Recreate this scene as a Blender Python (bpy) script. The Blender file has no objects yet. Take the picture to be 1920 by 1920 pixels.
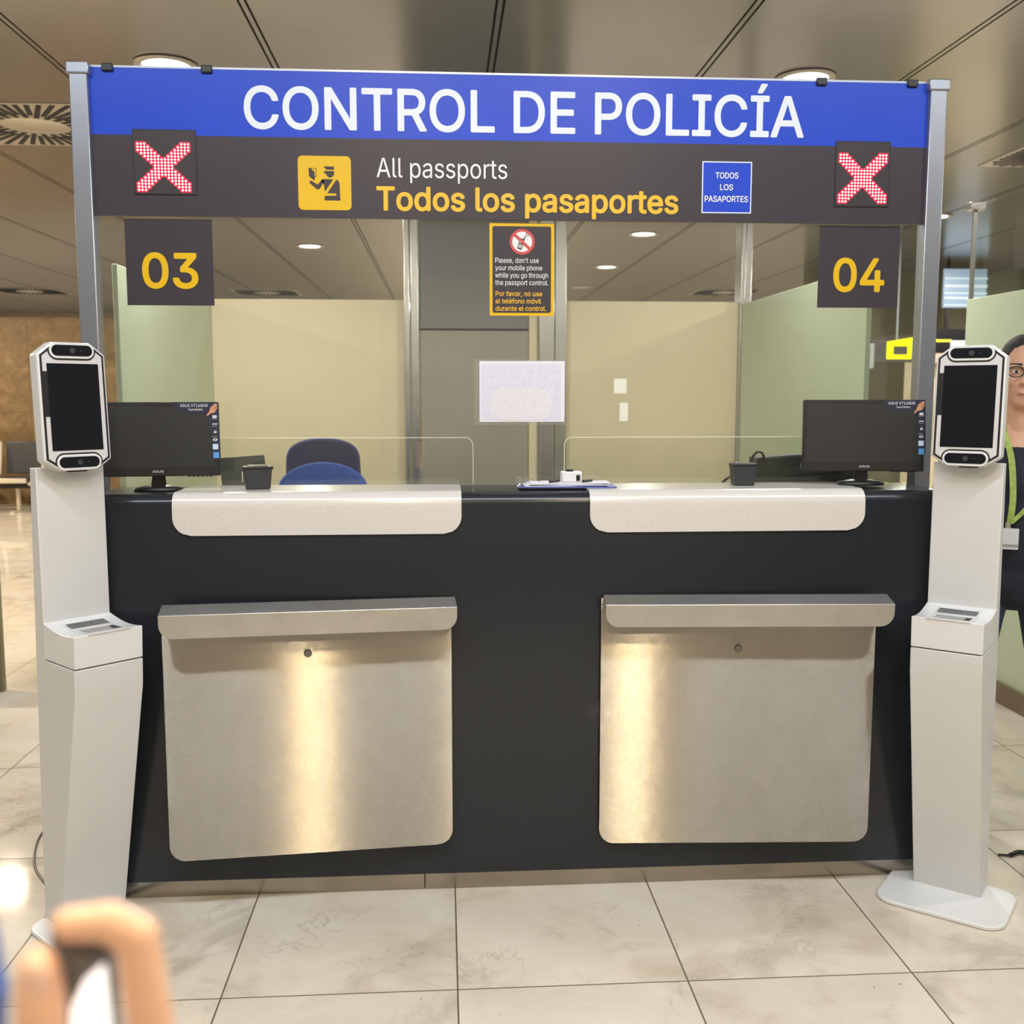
import bpy, bmesh, math, random
from mathutils import Vector, Matrix

PI = math.pi
R = math.radians
scene = bpy.context.scene
col = scene.collection
random.seed(7)

# ------------------------------------------------------------------ camera
CH, FPX, YAW, PITCH = 1.5, 1945.0, 3.8, 6.46
cam_d = bpy.data.cameras.new('camera')
cam = bpy.data.objects.new('camera', cam_d)
col.objects.link(cam)
cam.location = (0, 0, CH)
cam.rotation_euler = (R(90 - PITCH), 0, R(-YAW))
cam_d.sensor_width = 36
cam_d.lens = 36 * FPX / 1920
cam_d.clip_start = 0.05
cam_d.dof.use_dof = True
cam_d.dof.focus_distance = 3.1
cam_d.dof.aperture_fstop = 4.6
scene.camera = cam

# ------------------------------------------------------------------ world, light, exposure
world = bpy.data.worlds.new('world')
scene.world = world
world.use_nodes = True
world.node_tree.nodes['Background'].inputs[0].default_value = (0.9, 0.95, 1.0, 1)
world.node_tree.nodes['Background'].inputs[1].default_value = 0.25
scene.view_settings.view_transform = 'Standard'
scene.view_settings.look = 'None'
scene.view_settings.gamma = 1
scene.view_settings.use_curve_mapping = False
scene.view_settings.exposure = -1.09
scene.cycles.max_bounces = 8
scene.cycles.transparent_max_bounces = 16
scene.cycles.use_denoising = True
scene.cycles.sample_clamp_indirect = 4.0
scene.cycles.caustics_reflective = False
scene.cycles.caustics_refractive = False

WARM = (1.0, 0.94, 0.87)
WARMER = (1.0, 0.85, 0.62)
AMBER = (1.0, 0.80, 0.50)
COOL = (0.84, 0.92, 1.0)
NEUT = (1.0, 0.95, 0.88)
P_LAMP = 70.0        # watts of one recessed lamp
P_STRIP = 60.0       # watts of one cool strip light over the queue


def area(name, loc, rot, sx, sy, power, color, shape='RECTANGLE', parent=None, spread=180):
    d = bpy.data.lights.new(name, 'AREA')
    d.shape = shape
    d.size = sx
    if shape in ('RECTANGLE', 'ELLIPSE'):
        d.size_y = sy
    d.energy = power
    d.color = color
    d.spread = R(spread)
    o = bpy.data.objects.new(name, d)
    col.objects.link(o)
    o.location = loc
    o.rotation_euler = rot
    o.parent = parent
    return o


# broad cool fill light added behind the photographer; no window stands there
area('hall_fill', (0.3, -9.3, 1.9), (R(90), 0, R(180)), 9.0, 2.6, 265, (0.88, 0.94, 1.0))

# ------------------------------------------------------------------ pixel -> point helpers
_y, _p = R(YAW), R(PITCH)
FW = Vector((math.sin(_y) * math.cos(_p), math.cos(_y) * math.cos(_p), -math.sin(_p)))
RT = Vector((math.cos(_y), -math.sin(_y), 0))
UP = RT.cross(FW)
C0 = Vector((0, 0, CH))


def ray(x, y):
    return FW + RT * ((x - 960) / FPX) + UP * ((960 - y) / FPX)


def at(x, y, Y):
    d = ray(x, y)
    return C0 + d * (Y / d.y)


def atz(x, y, z):
    d = ray(x, y)
    return C0 + d * ((z - CH) / d.z)


def deep(x, y, dist):
    return C0 + ray(x, y) * dist


# ------------------------------------------------------------------ materials
def lin(h):
    h = h.lstrip('#')
    out = []
    for i in (0, 2, 4):
        c = int(h[i:i + 2], 16) / 255
        out.append(c / 12.92 if c <= 0.04045 else ((c + 0.055) / 1.055) ** 2.4)
    return tuple(out)


def newmat(name):
    m = bpy.data.materials.new(name)
    m.use_nodes = True
    nt = m.node_tree
    return m, nt, nt.nodes['Principled BSDF']


def mat(name, c, rough=0.5, metal=0.0, var=0.06, scale=6.0, bump=0.0, bscale=200.0, emit=None, strength=0.0,
        aniso=0.0, spec=0.5, coat=0.0, stretch=None, ior=None):
    if isinstance(c, str):
        c = lin(c)
    m, nt, b = newmat(name)
    n = nt.nodes
    tc = n.new('ShaderNodeTexCoord')
    src = tc.outputs['Object']
    if stretch:
        mp = n.new('ShaderNodeMapping')
        mp.inputs['Scale'].default_value = stretch
        nt.links.new(src, mp.inputs[0])
        src = mp.outputs[0]
    if var > 0:
        no = n.new('ShaderNodeTexNoise')
        no.inputs['Scale'].default_value = scale
        no.inputs['Detail'].default_value = 4
        nt.links.new(src, no.inputs['Vector'])
        rp = n.new('ShaderNodeMapRange')
        rp.inputs['From Min'].default_value = 0.3
        rp.inputs['From Max'].default_value = 0.7
        rp.inputs['To Min'].default_value = 1 - var
        rp.inputs['To Max'].default_value = 1 + var
        nt.links.new(no.outputs['Fac'], rp.inputs['Value'])
        mx = n.new('ShaderNodeVectorMath')
        mx.operation = 'SCALE'
        mx.inputs[0].default_value = c
        nt.links.new(rp.outputs[0], mx.inputs['Scale'])
        nt.links.new(mx.outputs[0], b.inputs['Base Color'])
    else:
        b.inputs['Base Color'].default_value = (*c, 1)
    b.inputs['Roughness'].default_value = rough
    b.inputs['Metallic'].default_value = metal
    b.inputs['Specular IOR Level'].default_value = spec
    if ior:
        b.inputs['IOR'].default_value = ior
    if coat:
        b.inputs['Coat Weight'].default_value = coat
        b.inputs['Coat Roughness'].default_value = 0.1
    if aniso:
        b.inputs['Anisotropic'].default_value = aniso
        tg = n.new('ShaderNodeTangent')
        tg.direction_type = 'UV_MAP'
        nt.links.new(tg.outputs[0], b.inputs['Tangent'])
    if bump:
        n2 = n.new('ShaderNodeTexNoise')
        n2.inputs['Scale'].default_value = bscale
        nt.links.new(src, n2.inputs['Vector'])
        bp = n.new('ShaderNodeBump')
        bp.inputs['Strength'].default_value = bump
        bp.inputs['Distance'].default_value = 0.002
        nt.links.new(n2.outputs['Fac'], bp.inputs['Height'])
        nt.links.new(bp.outputs[0], b.inputs['Normal'])
    if emit is not None:
        if isinstance(emit, str):
            emit = lin(emit)
        b.inputs['Emission Color'].default_value = (*emit, 1)
        b.inputs['Emission Strength'].default_value = strength
    return m


def glass_mat(name, tint=(0.97, 0.985, 0.97), ior=1.5, haze=0.0, hazecol=(0.8, 0.85, 0.8)):
    m, nt, b = newmat(name)
    n = nt.nodes
    n.remove(b)
    out = n['Material Output']
    tr = n.new('ShaderNodeBsdfTransparent')
    tr.inputs[0].default_value = (*tint, 1)
    gl = n.new('ShaderNodeBsdfGlossy')
    gl.inputs['Roughness'].default_value = 0.0
    lw = n.new('ShaderNodeLayerWeight')                  # Schlick reflectance, the same from either side of the pane
    lw.inputs['Blend'].default_value = 0.5
    pw = math_node(nt, 'POWER', lw.outputs['Facing'], 5.0)
    fr = math_node(nt, 'MULTIPLY_ADD', pw, 0.96, 0.035)
    mx = n.new('ShaderNodeMixShader')
    nt.links.new(fr, mx.inputs[0])
    nt.links.new(tr.outputs[0], mx.inputs[1])
    nt.links.new(gl.outputs[0], mx.inputs[2])
    last = mx.outputs[0]
    if haze:
        df = n.new('ShaderNodeBsdfDiffuse')
        df.inputs[0].default_value = (*hazecol, 1)
        no = n.new('ShaderNodeTexNoise')
        no.inputs['Scale'].default_value = 3.0
        mr = n.new('ShaderNodeMapRange')
        mr.inputs['To Min'].default_value = haze * 0.6
        mr.inputs['To Max'].default_value = haze * 1.4
        nt.links.new(no.outputs['Fac'], mr.inputs['Value'])
        m2 = n.new('ShaderNodeMixShader')
        nt.links.new(mr.outputs[0], m2.inputs[0])
        nt.links.new(last, m2.inputs[1])
        nt.links.new(df.outputs[0], m2.inputs[2])
        last = m2.outputs[0]
    nt.links.new(last, out.inputs[0])
    return m


def math_node(nt, op, a, b=None, c=None):
    n = nt.nodes.new('ShaderNodeMath')
    n.operation = op
    for i, v in enumerate((a, b, c)):
        if v is None:
            continue
        if isinstance(v, (int, float)):
            n.inputs[i].default_value = v
        else:
            nt.links.new(v, n.inputs[i])
    return n.outputs[0]


def mixc(nt, fac, a, b, blend='MIX'):
    n = nt.nodes.new('ShaderNodeMix')
    n.data_type = 'RGBA'
    n.blend_type = blend
    for sock, v in ((n.inputs[0], fac), (n.inputs[6], a), (n.inputs[7], b)):
        if isinstance(v, (int, float)):
            sock.default_value = v
        elif isinstance(v, tuple):
            sock.default_value = (*v, 1)
        else:
            nt.links.new(v, sock)
    return n.outputs[2]


def ramp(nt, src, stops):
    n = nt.nodes.new('ShaderNodeValToRGB')
    e = n.color_ramp.elements
    while len(e) < len(stops):
        e.new(0.5)
    for i, (p, c) in enumerate(stops):
        e[i].position = p
        e[i].color = (*c, 1) if isinstance(c, tuple) else (c, c, c, 1)
    nt.links.new(src, n.inputs[0])
    return n.outputs[0]


def noise(nt, vec, scale, detail=4, rough=0.5, dist=0.0):
    n = nt.nodes.new('ShaderNodeTexNoise')
    n.inputs['Scale'].default_value = scale
    n.inputs['Detail'].default_value = detail
    n.inputs['Roughness'].default_value = rough
    n.inputs['Distortion'].default_value = dist
    nt.links.new(vec, n.inputs['Vector'])
    return n.outputs['Fac']


def line_mask(nt, coord, origin, pitch, half):
    u = math_node(nt, 'SUBTRACT', coord, origin)
    u = math_node(nt, 'DIVIDE', u, pitch)
    u = math_node(nt, 'ADD', u, 0.5)
    u = math_node(nt, 'FRACT', u)
    u = math_node(nt, 'SUBTRACT', u, 0.5)
    u = math_node(nt, 'ABSOLUTE', u)
    u = math_node(nt, 'MULTIPLY', u, pitch)
    return u, math_node(nt, 'LESS_THAN', u, half)


def floor_material():
    m, nt, b = newmat('polished_stone_tiles')
    n = nt.nodes
    tc = n.new('ShaderNodeTexCoord')
    sx = n.new('ShaderNodeSeparateXYZ')
    nt.links.new(tc.outputs['Object'], sx.inputs[0])
    X, Y = sx.outputs[0], sx.outputs[1]
    _, mx = line_mask(nt, X, 0.027, 0.592, 0.0022)
    _, my = line_mask(nt, Y, 2.482, 0.845, 0.0022)
    grout = math_node(nt, 'MAXIMUM', mx, my)
    # one random value for each tile
    ix = math_node(nt, 'FLOOR', math_node(nt, 'DIVIDE', math_node(nt, 'SUBTRACT', X, 0.027), 0.592))
    iy = math_node(nt, 'FLOOR', math_node(nt, 'DIVIDE', math_node(nt, 'SUBTRACT', Y, 2.482), 0.845))
    cb = n.new('ShaderNodeCombineXYZ')
    nt.links.new(ix, cb.inputs[0])
    nt.links.new(iy, cb.inputs[1])
    wn = n.new('ShaderNodeTexWhiteNoise')
    wn.noise_dimensions = '3D'
    nt.links.new(cb.outputs[0], wn.inputs['Vector'])
    off = n.new('ShaderNodeVectorMath')
    off.operation = 'MULTIPLY_ADD'
    nt.links.new(wn.outputs['Color'], off.inputs[0])
    off.inputs[1].default_value = (9, 9, 9)
    nt.links.new(tc.outputs['Object'], off.inputs[2])
    V = off.outputs[0]
    cloud = noise(nt, V, 3.2, 8, 0.62, 0.5)
    base = ramp(nt, cloud, [(0.28, (0.52, 0.45, 0.365)), (0.48, (0.69, 0.62, 0.525)), (0.72, (0.76, 0.705, 0.62))])
    stain = ramp(nt, noise(nt, V, 2.1, 8, 0.6, 0.8), [(0.56, 0.0), (0.66, 1.0)])
    base = mixc(nt, math_node(nt, 'MULTIPLY', stain, 0.5), base, (0.36, 0.31, 0.25))
    # thin dark cracks
    vo = n.new('ShaderNodeTexNoise')
    vo.inputs['Scale'].default_value = 3.0
    vo.inputs['Detail'].default_value = 9
    vo.inputs['Roughness'].default_value = 0.62
    vo.inputs['Distortion'].default_value = 0.5
    nt.links.new(V, vo.inputs['Vector'])
    cr = math_node(nt, 'ABSOLUTE', math_node(nt, 'SUBTRACT', vo.outputs['Fac'], 0.5))
    crm = ramp(nt, cr, [(0.0, 1.0), (0.006, 0.0)])
    gate = ramp(nt, noise(nt, V, 2.7, 3), [(0.5, 0.0), (0.62, 1.0)])
    crk = math_node(nt, 'MULTIPLY', math_node(nt, 'MULTIPLY', crm, gate), 0.38)
    base = mixc(nt, crk, base, (0.16, 0.13, 0.10))
    pit = ramp(nt, noise(nt, V, 38, 3, 0.6), [(0.735, 0.0), (0.76, 0.75)])
    base = mixc(nt, pit, base, (0.14, 0.115, 0.09))
    # tile tone
    tone = n.new('ShaderNodeMapRange')
    nt.links.new(wn.outputs['Value'], tone.inputs['Value'])
    tone.inputs['To Min'].default_value = 0.93
    tone.inputs['To Max'].default_value = 1.05
    sc = n.new('ShaderNodeVectorMath')
    sc.operation = 'SCALE'
    nt.links.new(base, sc.inputs[0])
    nt.links.new(tone.outputs[0], sc.inputs['Scale'])
    colr = mixc(nt, grout, sc.outputs[0], (0.13, 0.105, 0.075))
    nt.links.new(colr, b.inputs['Base Color'])
    rg = math_node(nt, 'MULTIPLY_ADD', cloud, 0.06, 0.055)
    rg = math_node(nt, 'MULTIPLY_ADD', grout, 0.5, rg)
    nt.links.new(rg, b.inputs['Roughness'])
    b.inputs['Specular IOR Level'].default_value = 0.5
    return m


def ceiling_material():
    m, nt, b = newmat('satin_metal_ceiling_panels')
    n = nt.nodes
    tc = n.new('ShaderNodeTexCoord')
    sx = n.new('ShaderNodeSeparateXYZ')
    nt.links.new(tc.outputs['Object'], sx.inputs[0])
    X, Y = sx.outputs[0], sx.outputs[1]
    u, _ = line_mask(nt, X, 0.28, 1.19, 0.01)
    d = math_node(nt, 'ABSOLUTE', math_node(nt, 'SUBTRACT', u, 0.017))
    slot = math_node(nt, 'LESS_THAN', d, 0.0062)
    _, joint = line_mask(nt, Y, 5.47, 1.273, 0.0016)
    no = noise(nt, tc.outputs['Object'], 1.3, 3)
    base = ramp(nt, no, [(0.3, (0.375, 0.37, 0.36)), (0.7, (0.41, 0.405, 0.395))])
    base = mixc(nt, math_node(nt, 'MULTIPLY', joint, 0.6), base, (0.12, 0.10, 0.08))
    base = mixc(nt, slot, base, (0.008, 0.008, 0.008))
    nt.links.new(base, b.inputs['Base Color'])
    b.inputs['Metallic'].default_value = 0.72
    nt.links.new(math_node(nt, 'MULTIPLY_ADD', slot, 0.5, 0.20), b.inputs['Roughness'])
    return m


def stone_wall_material():
    m, nt, b = newmat('brown_stone_cladding')
    n = nt.nodes
    tc = n.new('ShaderNodeTexCoord')
    sx = n.new('ShaderNodeSeparateXYZ')
    nt.links.new(tc.outputs['Object'], sx.inputs[0])
    _, mx = line_mask(nt, sx.outputs[0], 0.1, 0.95, 0.006)
    _, mz = line_mask(nt, sx.outputs[2], 0.02, 0.62, 0.006)
    f = noise(nt, tc.outputs['Object'], 5, 9, 0.72, 0.6)
    base = ramp(nt, f, [(0.3, (0.10, 0.058, 0.022)), (0.55, (0.20, 0.125, 0.052)), (0.75, (0.31, 0.215, 0.105))])
    base = mixc(nt, math_node(nt, 'MULTIPLY', math_node(nt, 'MAXIMUM', mx, mz), 0.5), base, (0.06, 0.04, 0.02))
    nt.links.new(base, b.inputs['Base Color'])
    b.inputs['Roughness'].default_value = 0.45
    return m


def counter_material():
    m, nt, b = newmat('speckled_black_laminate')
    n = nt.nodes
    tc = n.new('ShaderNodeTexCoord')
    f = noise(nt, tc.outputs['Object'], 260, 2, 0.5)
    sp = ramp(nt, f, [(0.68, (0.017, 0.020, 0.026)), (0.80, (0.07, 0.072, 0.08))])
    # dusty scuffs where bags rub
    mp = n.new('ShaderNodeMapping')
    mp.vector_type = 'TEXTURE'
    mp.inputs['Location'].default_value = (0.263, 0, 0.55)
    mp.inputs['Scale'].default_value = (0.085, 5, 0.06)
    nt.links.new(tc.outputs['Object'], mp.inputs[0])
    gr = n.new('ShaderNodeTexGradient')
    gr.gradient_type = 'SPHERICAL'
    nt.links.new(mp.outputs[0], gr.inputs[0])
    s1 = math_node(nt, 'MULTIPLY', gr.outputs['Fac'], ramp(nt, noise(nt, tc.outputs['Object'], 26, 6, 0.65), [(0.35, 0.0), (0.75, 1.0)]))
    sp = mixc(nt, math_node(nt, 'MULTIPLY', s1, 0.35), sp, (0.32, 0.32, 0.33))
    nt.links.new(sp, b.inputs['Base Color'])
    b.inputs['Roughness'].default_value = 0.21
    b.inputs['Specular IOR Level'].default_value = 0.45
    return m


def brushed_steel():
    """steel brushed sideways: fine horizontal grooves tilt the surface up and down, hardly left and right"""
    m, nt, b = newmat('brushed_steel')
    n = nt.nodes
    tc = n.new('ShaderNodeTexCoord')
    mp = n.new('ShaderNodeMapping')
    mp.inputs['Scale'].default_value = (2500, 2500, 9000)
    nt.links.new(tc.outputs['Object'], mp.inputs[0])
    f = noise(nt, mp.outputs[0], 1.0, 0)
    t = math_node(nt, 'MULTIPLY', math_node(nt, 'SUBTRACT', f, 0.5), 4.2)
    cb = n.new('ShaderNodeCombineXYZ')
    nt.links.new(t, cb.inputs[2])
    ge = n.new('ShaderNodeNewGeometry')
    ad = n.new('ShaderNodeVectorMath')
    nt.links.new(ge.outputs['Normal'], ad.inputs[0])
    nt.links.new(cb.outputs[0], ad.inputs[1])
    nm = n.new('ShaderNodeVectorMath')
    nm.operation = 'NORMALIZE'
    nt.links.new(ad.outputs[0], nm.inputs[0])
    nt.links.new(nm.outputs[0], b.inputs['Normal'])
    sm = noise(nt, tc.outputs['Object'], 2.2, 6, 0.65)
    c = ramp(nt, sm, [(0.3, (0.42, 0.38, 0.32)), (0.7, (0.46, 0.42, 0.36))])
    # smudges
    g = ramp(nt, noise(nt, tc.outputs['Object'], 4.2, 7, 0.7, 0.8), [(0.64, 0.0), (0.74, 1.0)])
    c = mixc(nt, math_node(nt, 'MULTIPLY', g, 0.22), c, (0.30, 0.285, 0.26))
    nt.links.new(c, b.inputs['Base Color'])
    b.inputs['Metallic'].default_value = 1.0
    b.inputs['Roughness'].default_value = 0.19
    b.inputs['Anisotropic'].default_value = 0.85
    tg = n.new('ShaderNodeTangent')
    tg.direction_type = 'UV_MAP'
    nt.links.new(tg.outputs[0], b.inputs['Tangent'])
    return m


M = {}
M['floor'] = floor_material()
M['ceiling'] = ceiling_material()
M['stone'] = stone_wall_material()
M['counter'] = counter_material()
M['white_stone'] = mat('white_composite', (0.64, 0.615, 0.60), 0.22, var=0.05, scale=240, coat=0.3)
M['steel'] = brushed_steel()
M['lip'] = mat('satin_steel_lip', (0.60, 0.585, 0.56), 0.42, 1.0, var=0.08, scale=9)
M['lock_steel'] = mat('dull_lock_steel', (0.22, 0.21, 0.20), 0.35, 1.0, var=0.1)
M['steel_plain'] = mat('plain_steel', (0.60, 0.585, 0.56), 0.27, 1.0, var=0.05, scale=8)
M['kick'] = mat('kick_steel', (0.42, 0.375, 0.315), 0.22, 1.0, var=0.1, scale=7)
M['alu'] = mat('anodised_aluminium', (0.34, 0.36, 0.41), 0.34, 0.75, var=0.04, scale=8)
M['blue'] = mat('blue_vinyl', (0.020, 0.070, 0.62), 0.34, var=0.03, spec=0.3)
M['brown'] = mat('dark_brown_vinyl', (0.050, 0.042, 0.055), 0.36, var=0.03, spec=0.35)
M['letter_white'] = mat('pale_letter_vinyl', (0.80, 0.87, 1.0), 0.4, var=0.02)
M['white_vinyl'] = mat('white_vinyl', (0.82, 0.83, 0.86), 0.4, var=0.02)
M['yellow'] = mat('yellow_vinyl', (0.76, 0.47, 0.004), 0.4, var=0.03)
M['amber'] = mat('amber_letter_vinyl', (0.84, 0.49, 0.03), 0.4, var=0.03)
M['red'] = mat('red_vinyl', (0.60, 0.075, 0.085), 0.4, var=0.03)
M['black'] = mat('black_plastic', (0.014, 0.014, 0.016), 0.35, var=0.1)
M['grey_black'] = mat('charcoal_plastic', (0.035, 0.037, 0.042), 0.4, var=0.1)
M['olive_black'] = mat('olive_black_plastic', (0.022, 0.022, 0.016), 0.5, var=0.1)
M['screen'] = mat('dark_screen_glass', (0.012, 0.013, 0.017), 0.12, var=0.05, scale=3)
M['matte_screen'] = mat('matte_monitor_screen', (0.016, 0.017, 0.020), 0.45, var=0.05, scale=3)
M['kiosk'] = mat('white_powder_coat', (0.625, 0.63, 0.635), 0.38, var=0.02)
M['kiosk_gloss'] = mat('white_gloss_plastic', (0.70, 0.71, 0.73), 0.25, var=0.02)
M['bezel'] = mat('light_grey_bezel', (0.60, 0.60, 0.62), 0.35, var=0.02)
M['reader_plate'] = mat('dark_reader_plate', (0.10, 0.105, 0.115), 0.4, var=0.7, scale=150)
M['reader_glass'] = mat('reader_glass', (0.22, 0.215, 0.21), 0.15, var=0.1)
M['led_panel'] = mat('led_panel_black', (0.03, 0.024, 0.028), 0.45, var=0.25, scale=300)
M['led'] = mat('lit_red_led', (0.8, 0.1, 0.1), 0.4, var=0, emit=(1.0, 0.30, 0.27), strength=9.0)
M['led_halo'] = mat('red_led_halo', (0.5, 0.01, 0.03), 0.4, var=0, emit=(1.0, 0.012, 0.06), strength=2.0)  # glow colour for the halo round the LED dots
M['glass'] = glass_mat('clear_booth_glass', tint=(0.955, 0.97, 0.945), ior=1.5, haze=0.012)
M['upper_glass'] = glass_mat('clear_upper_glass', tint=(0.93, 0.95, 0.92))
M['acrylic'] = glass_mat('clear_acrylic', tint=(0.97, 0.975, 0.965))
M['acrylic_edge_glow'] = mat('pale_acrylic_edge_glow', (0.80, 0.78, 0.70), 0.3, var=0.03)  # pale colour paints the light that collects in the sheet edge
M['sleeve_plastic'] = glass_mat('clear_plastic_sleeve', tint=(0.95, 0.95, 0.95), haze=0.06, hazecol=(0.8, 0.8, 0.82))
M['frosted'] = mat('pale_green_frosted_glass', (0.50, 0.58, 0.43), 0.35, var=0.03, scale=2)
M['beige'] = mat('cream_panel', (0.66, 0.575, 0.40), 0.4, var=0.04, scale=1.5)
M['grey_door'] = mat('taupe_metal_panel', (0.30, 0.275, 0.24), 0.42, 0.15, var=0.04, scale=2)
M['grey_upper_shaded'] = mat('shaded_metal_transom', (0.185, 0.185, 0.18), 0.38, 0.2, var=0.04, scale=2)  # darker than the door: weak light up there put into the colour
M['gap'] = mat('dark_gap', (0.015, 0.014, 0.013), 0.8, var=0)
M['wall'] = mat('tan_plaster', (0.42, 0.35, 0.25), 0.6, var=0.06, scale=1.2)
M['far'] = mat('dim_olive_wall', (0.20, 0.185, 0.11), 0.6, var=0.1, scale=0.8)
M['trim'] = mat('lamp_trim', (0.62, 0.58, 0.50), 0.3, 0.3, var=0.03)
M['lamp'] = mat('lit_lamp_lens', (0.9, 0.9, 0.9), 0.4, var=0, emit=(1.0, 0.93, 0.80), strength=14)
M['lamp_off'] = mat('unlit_lamp_lens', (0.65, 0.58, 0.42), 0.4, var=0.04)
M['cool_lens'] = mat('lit_strip_diffuser', (0.9, 0.9, 0.9), 0.4, var=0, emit=(0.86, 0.93, 1.0), strength=6)
M['blue_fabric'] = mat('royal_blue_upholstery', (0.020, 0.095, 0.55), 0.8, var=0.12, scale=60)
M['navy_fabric'] = mat('navy_upholstery', (0.014, 0.018, 0.19), 0.8, var=0.12, scale=60)
M['chrome'] = mat('chrome', (0.75, 0.74, 0.72), 0.18, 1.0, var=0.03)
M['seat_frame'] = mat('pale_seat_frame', (0.62, 0.55, 0.44), 0.35, 0.2, var=0.04)
M['paper'] = mat('white_paper', (0.76, 0.76, 0.86), 0.6, var=0.03)
M['paper_tint'] = mat('printed_oval', (0.725, 0.715, 0.78), 0.6, var=0.05, scale=90)
M['paper_print'] = mat('faint_print', (0.68, 0.685, 0.82), 0.6, var=0.05, scale=60)
M['clip_blue'] = mat('blue_folder', (0.10, 0.13, 0.42), 0.3, var=0.05)
M['skin'] = mat('skin', (0.66, 0.38, 0.265), 0.5, var=0.10, scale=14)
M['hand_skin'] = mat('hand_skin', (0.95, 0.57, 0.375), 0.5, var=0.14, scale=22)
M['lips'] = mat('lips', (0.38, 0.15, 0.13), 0.45, var=0.08)
M['hair'] = mat('short_dark_hair', (0.03, 0.027, 0.026), 0.7, var=0.5, scale=120, bump=0.6, bscale=300)
M['shirt'] = mat('navy_shirt', (0.014, 0.017, 0.034), 0.8, var=0.2, scale=18)
M['jeans'] = mat('dark_denim', (0.035, 0.05, 0.095), 0.85, var=0.3, scale=40)
M['shoe'] = mat('black_shoe', (0.012, 0.012, 0.012), 0.45, var=0.1)
M['lanyard'] = mat('lime_lanyard', (0.36, 0.50, 0.11), 0.6, var=0.25, scale=45)
M['badge'] = mat('white_badge', (0.72, 0.73, 0.78), 0.35, var=0.05)
M['badge_grey'] = mat('grey_badge_band', (0.35, 0.36, 0.38), 0.4, var=0.05)
M['eye'] = mat('eye_white', (0.75, 0.72, 0.68), 0.3, var=0.02)
M['phone_body'] = mat('grey_phone_case', (0.11, 0.115, 0.12), 0.35, var=0.08)
M['phone_lit'] = mat('lit_phone_screen', (0.8, 0.8, 0.8), 0.3, var=0, emit=(1.0, 0.97, 0.93), strength=2.6)
M['sleeve'] = mat('blue_cloth', (0.10, 0.16, 0.42), 0.8, var=0.15, scale=30)
M['yellow_lit'] = mat('lit_yellow_sign', (0.9, 0.9, 0.1), 0.4, var=0, emit=(1.0, 0.95, 0.03), strength=1.0)
M['sign_box'] = mat('dark_sign_box', (0.07, 0.068, 0.058), 0.5, var=0.05)
M['sign_grey'] = mat('blue_grey_sign_box', (0.27, 0.30, 0.30), 0.5, var=0.05)
M['white_lit'] = mat('lit_white_sign', (0.9, 0.9, 0.9), 0.4, var=0, emit=(0.95, 0.98, 1.0), strength=1.3)
M['sky_pane'] = mat('daylight_pane', (0.3, 0.4, 0.5), 0.3, var=0, emit=(0.42, 0.60, 0.80), strength=0.75)
M['sky_bar'] = mat('bright_louvre', (0.7, 0.8, 0.85), 0.3, var=0, emit=(0.75, 0.9, 1.0), strength=0.9)
M['silver_tag'] = mat('silver_sticker', (0.65, 0.66, 0.66), 0.4, var=0.2, scale=200)
M['st_dark'] = mat('sticker_navy', (0.012, 0.018, 0.045), 0.4, var=0.05)
M['st_blue'] = mat('sticker_blue', (0.09, 0.30, 0.70), 0.4, var=0.1)
M['st_pale'] = mat('sticker_pale_blue', (0.52, 0.66, 0.88), 0.4, var=0.05)
M['st_orange'] = mat('sticker_orange', (0.50, 0.24, 0.14), 0.4, var=0.3, scale=80)
M['st_white'] = mat('sticker_print', (0.62, 0.64, 0.68), 0.5, var=0.05)


# ------------------------------------------------------------------ mesh helpers
def BM():
    return bmesh.new()


def add_box(bm, x0, x1, y0, y1, z0, z1, mtx=None):
    vs = [bm.verts.new((x, y, z)) for x in (x0, x1) for y in (y0, y1) for z in (z0, z1)]
    q = [(0, 1, 3, 2), (4, 6, 7, 5), (0, 4, 5, 1), (2, 3, 7, 6), (0, 2, 6, 4), (1, 5, 7, 3)]
    for f in q:
        bm.faces.new([vs[i] for i in f])
    if mtx:
        bmesh.ops.transform(bm, matrix=mtx, verts=vs)
    return bm


def box(*a, mtx=None):
    return add_box(BM(), *a, mtx=mtx)


def add_prism(bm, pts, d0, d1, axis='y', mtx=None):
    """extrude a closed 2-D outline: axis y -> outline in (x,z); z -> (x,y); x -> (y,z)"""
    def v(p, d):
        return {'y': (p[0], d, p[1]), 'z': (p[0], p[1], d), 'x': (d, p[0], p[1])}[axis]
    a = [bm.verts.new(v(p, d0)) for p in pts]
    b = [bm.verts.new(v(p, d1)) for p in pts]
    n = len(pts)
    bm.faces.new(a)
    bm.faces.new(list(reversed(b)))
    for i in range(n):
        bm.faces.new((a[i], b[i], b[(i + 1) % n], a[(i + 1) % n]))
    if mtx:
        bmesh.ops.transform(bm, matrix=mtx, verts=a + b)
    return bm


def prism(*a, **k):
    return add_prism(BM(), *a, **k)


def rrect(x0, x1, z0, z1, r, n=6, corners='1111'):
    """corners order: bottom-left, bottom-right, top-right, top-left"""
    out = []
    cs = [(x0, z0, 180), (x1, z0, 270), (x1, z1, 0), (x0, z1, 90)]
    sg = [(1, 1), (-1, 1), (-1, -1), (1, -1)]
    for i, (x, z, a0) in enumerate(cs):
        if corners[i] == '0':
            out.append((x, z))
            continue
        cx, cz = x + sg[i][0] * r, z + sg[i][1] * r
        for k in range(n + 1):
            a = R(a0 + 90 * k / n)
            out.append((cx + r * math.cos(a), cz + r * math.sin(a)))
    return out


def ellipse(cx, cz, rx, rz, n=24):
    return [(cx + rx * math.cos(2 * PI * i / n), cz + rz * math.sin(2 * PI * i / n)) for i in range(n)]


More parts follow.
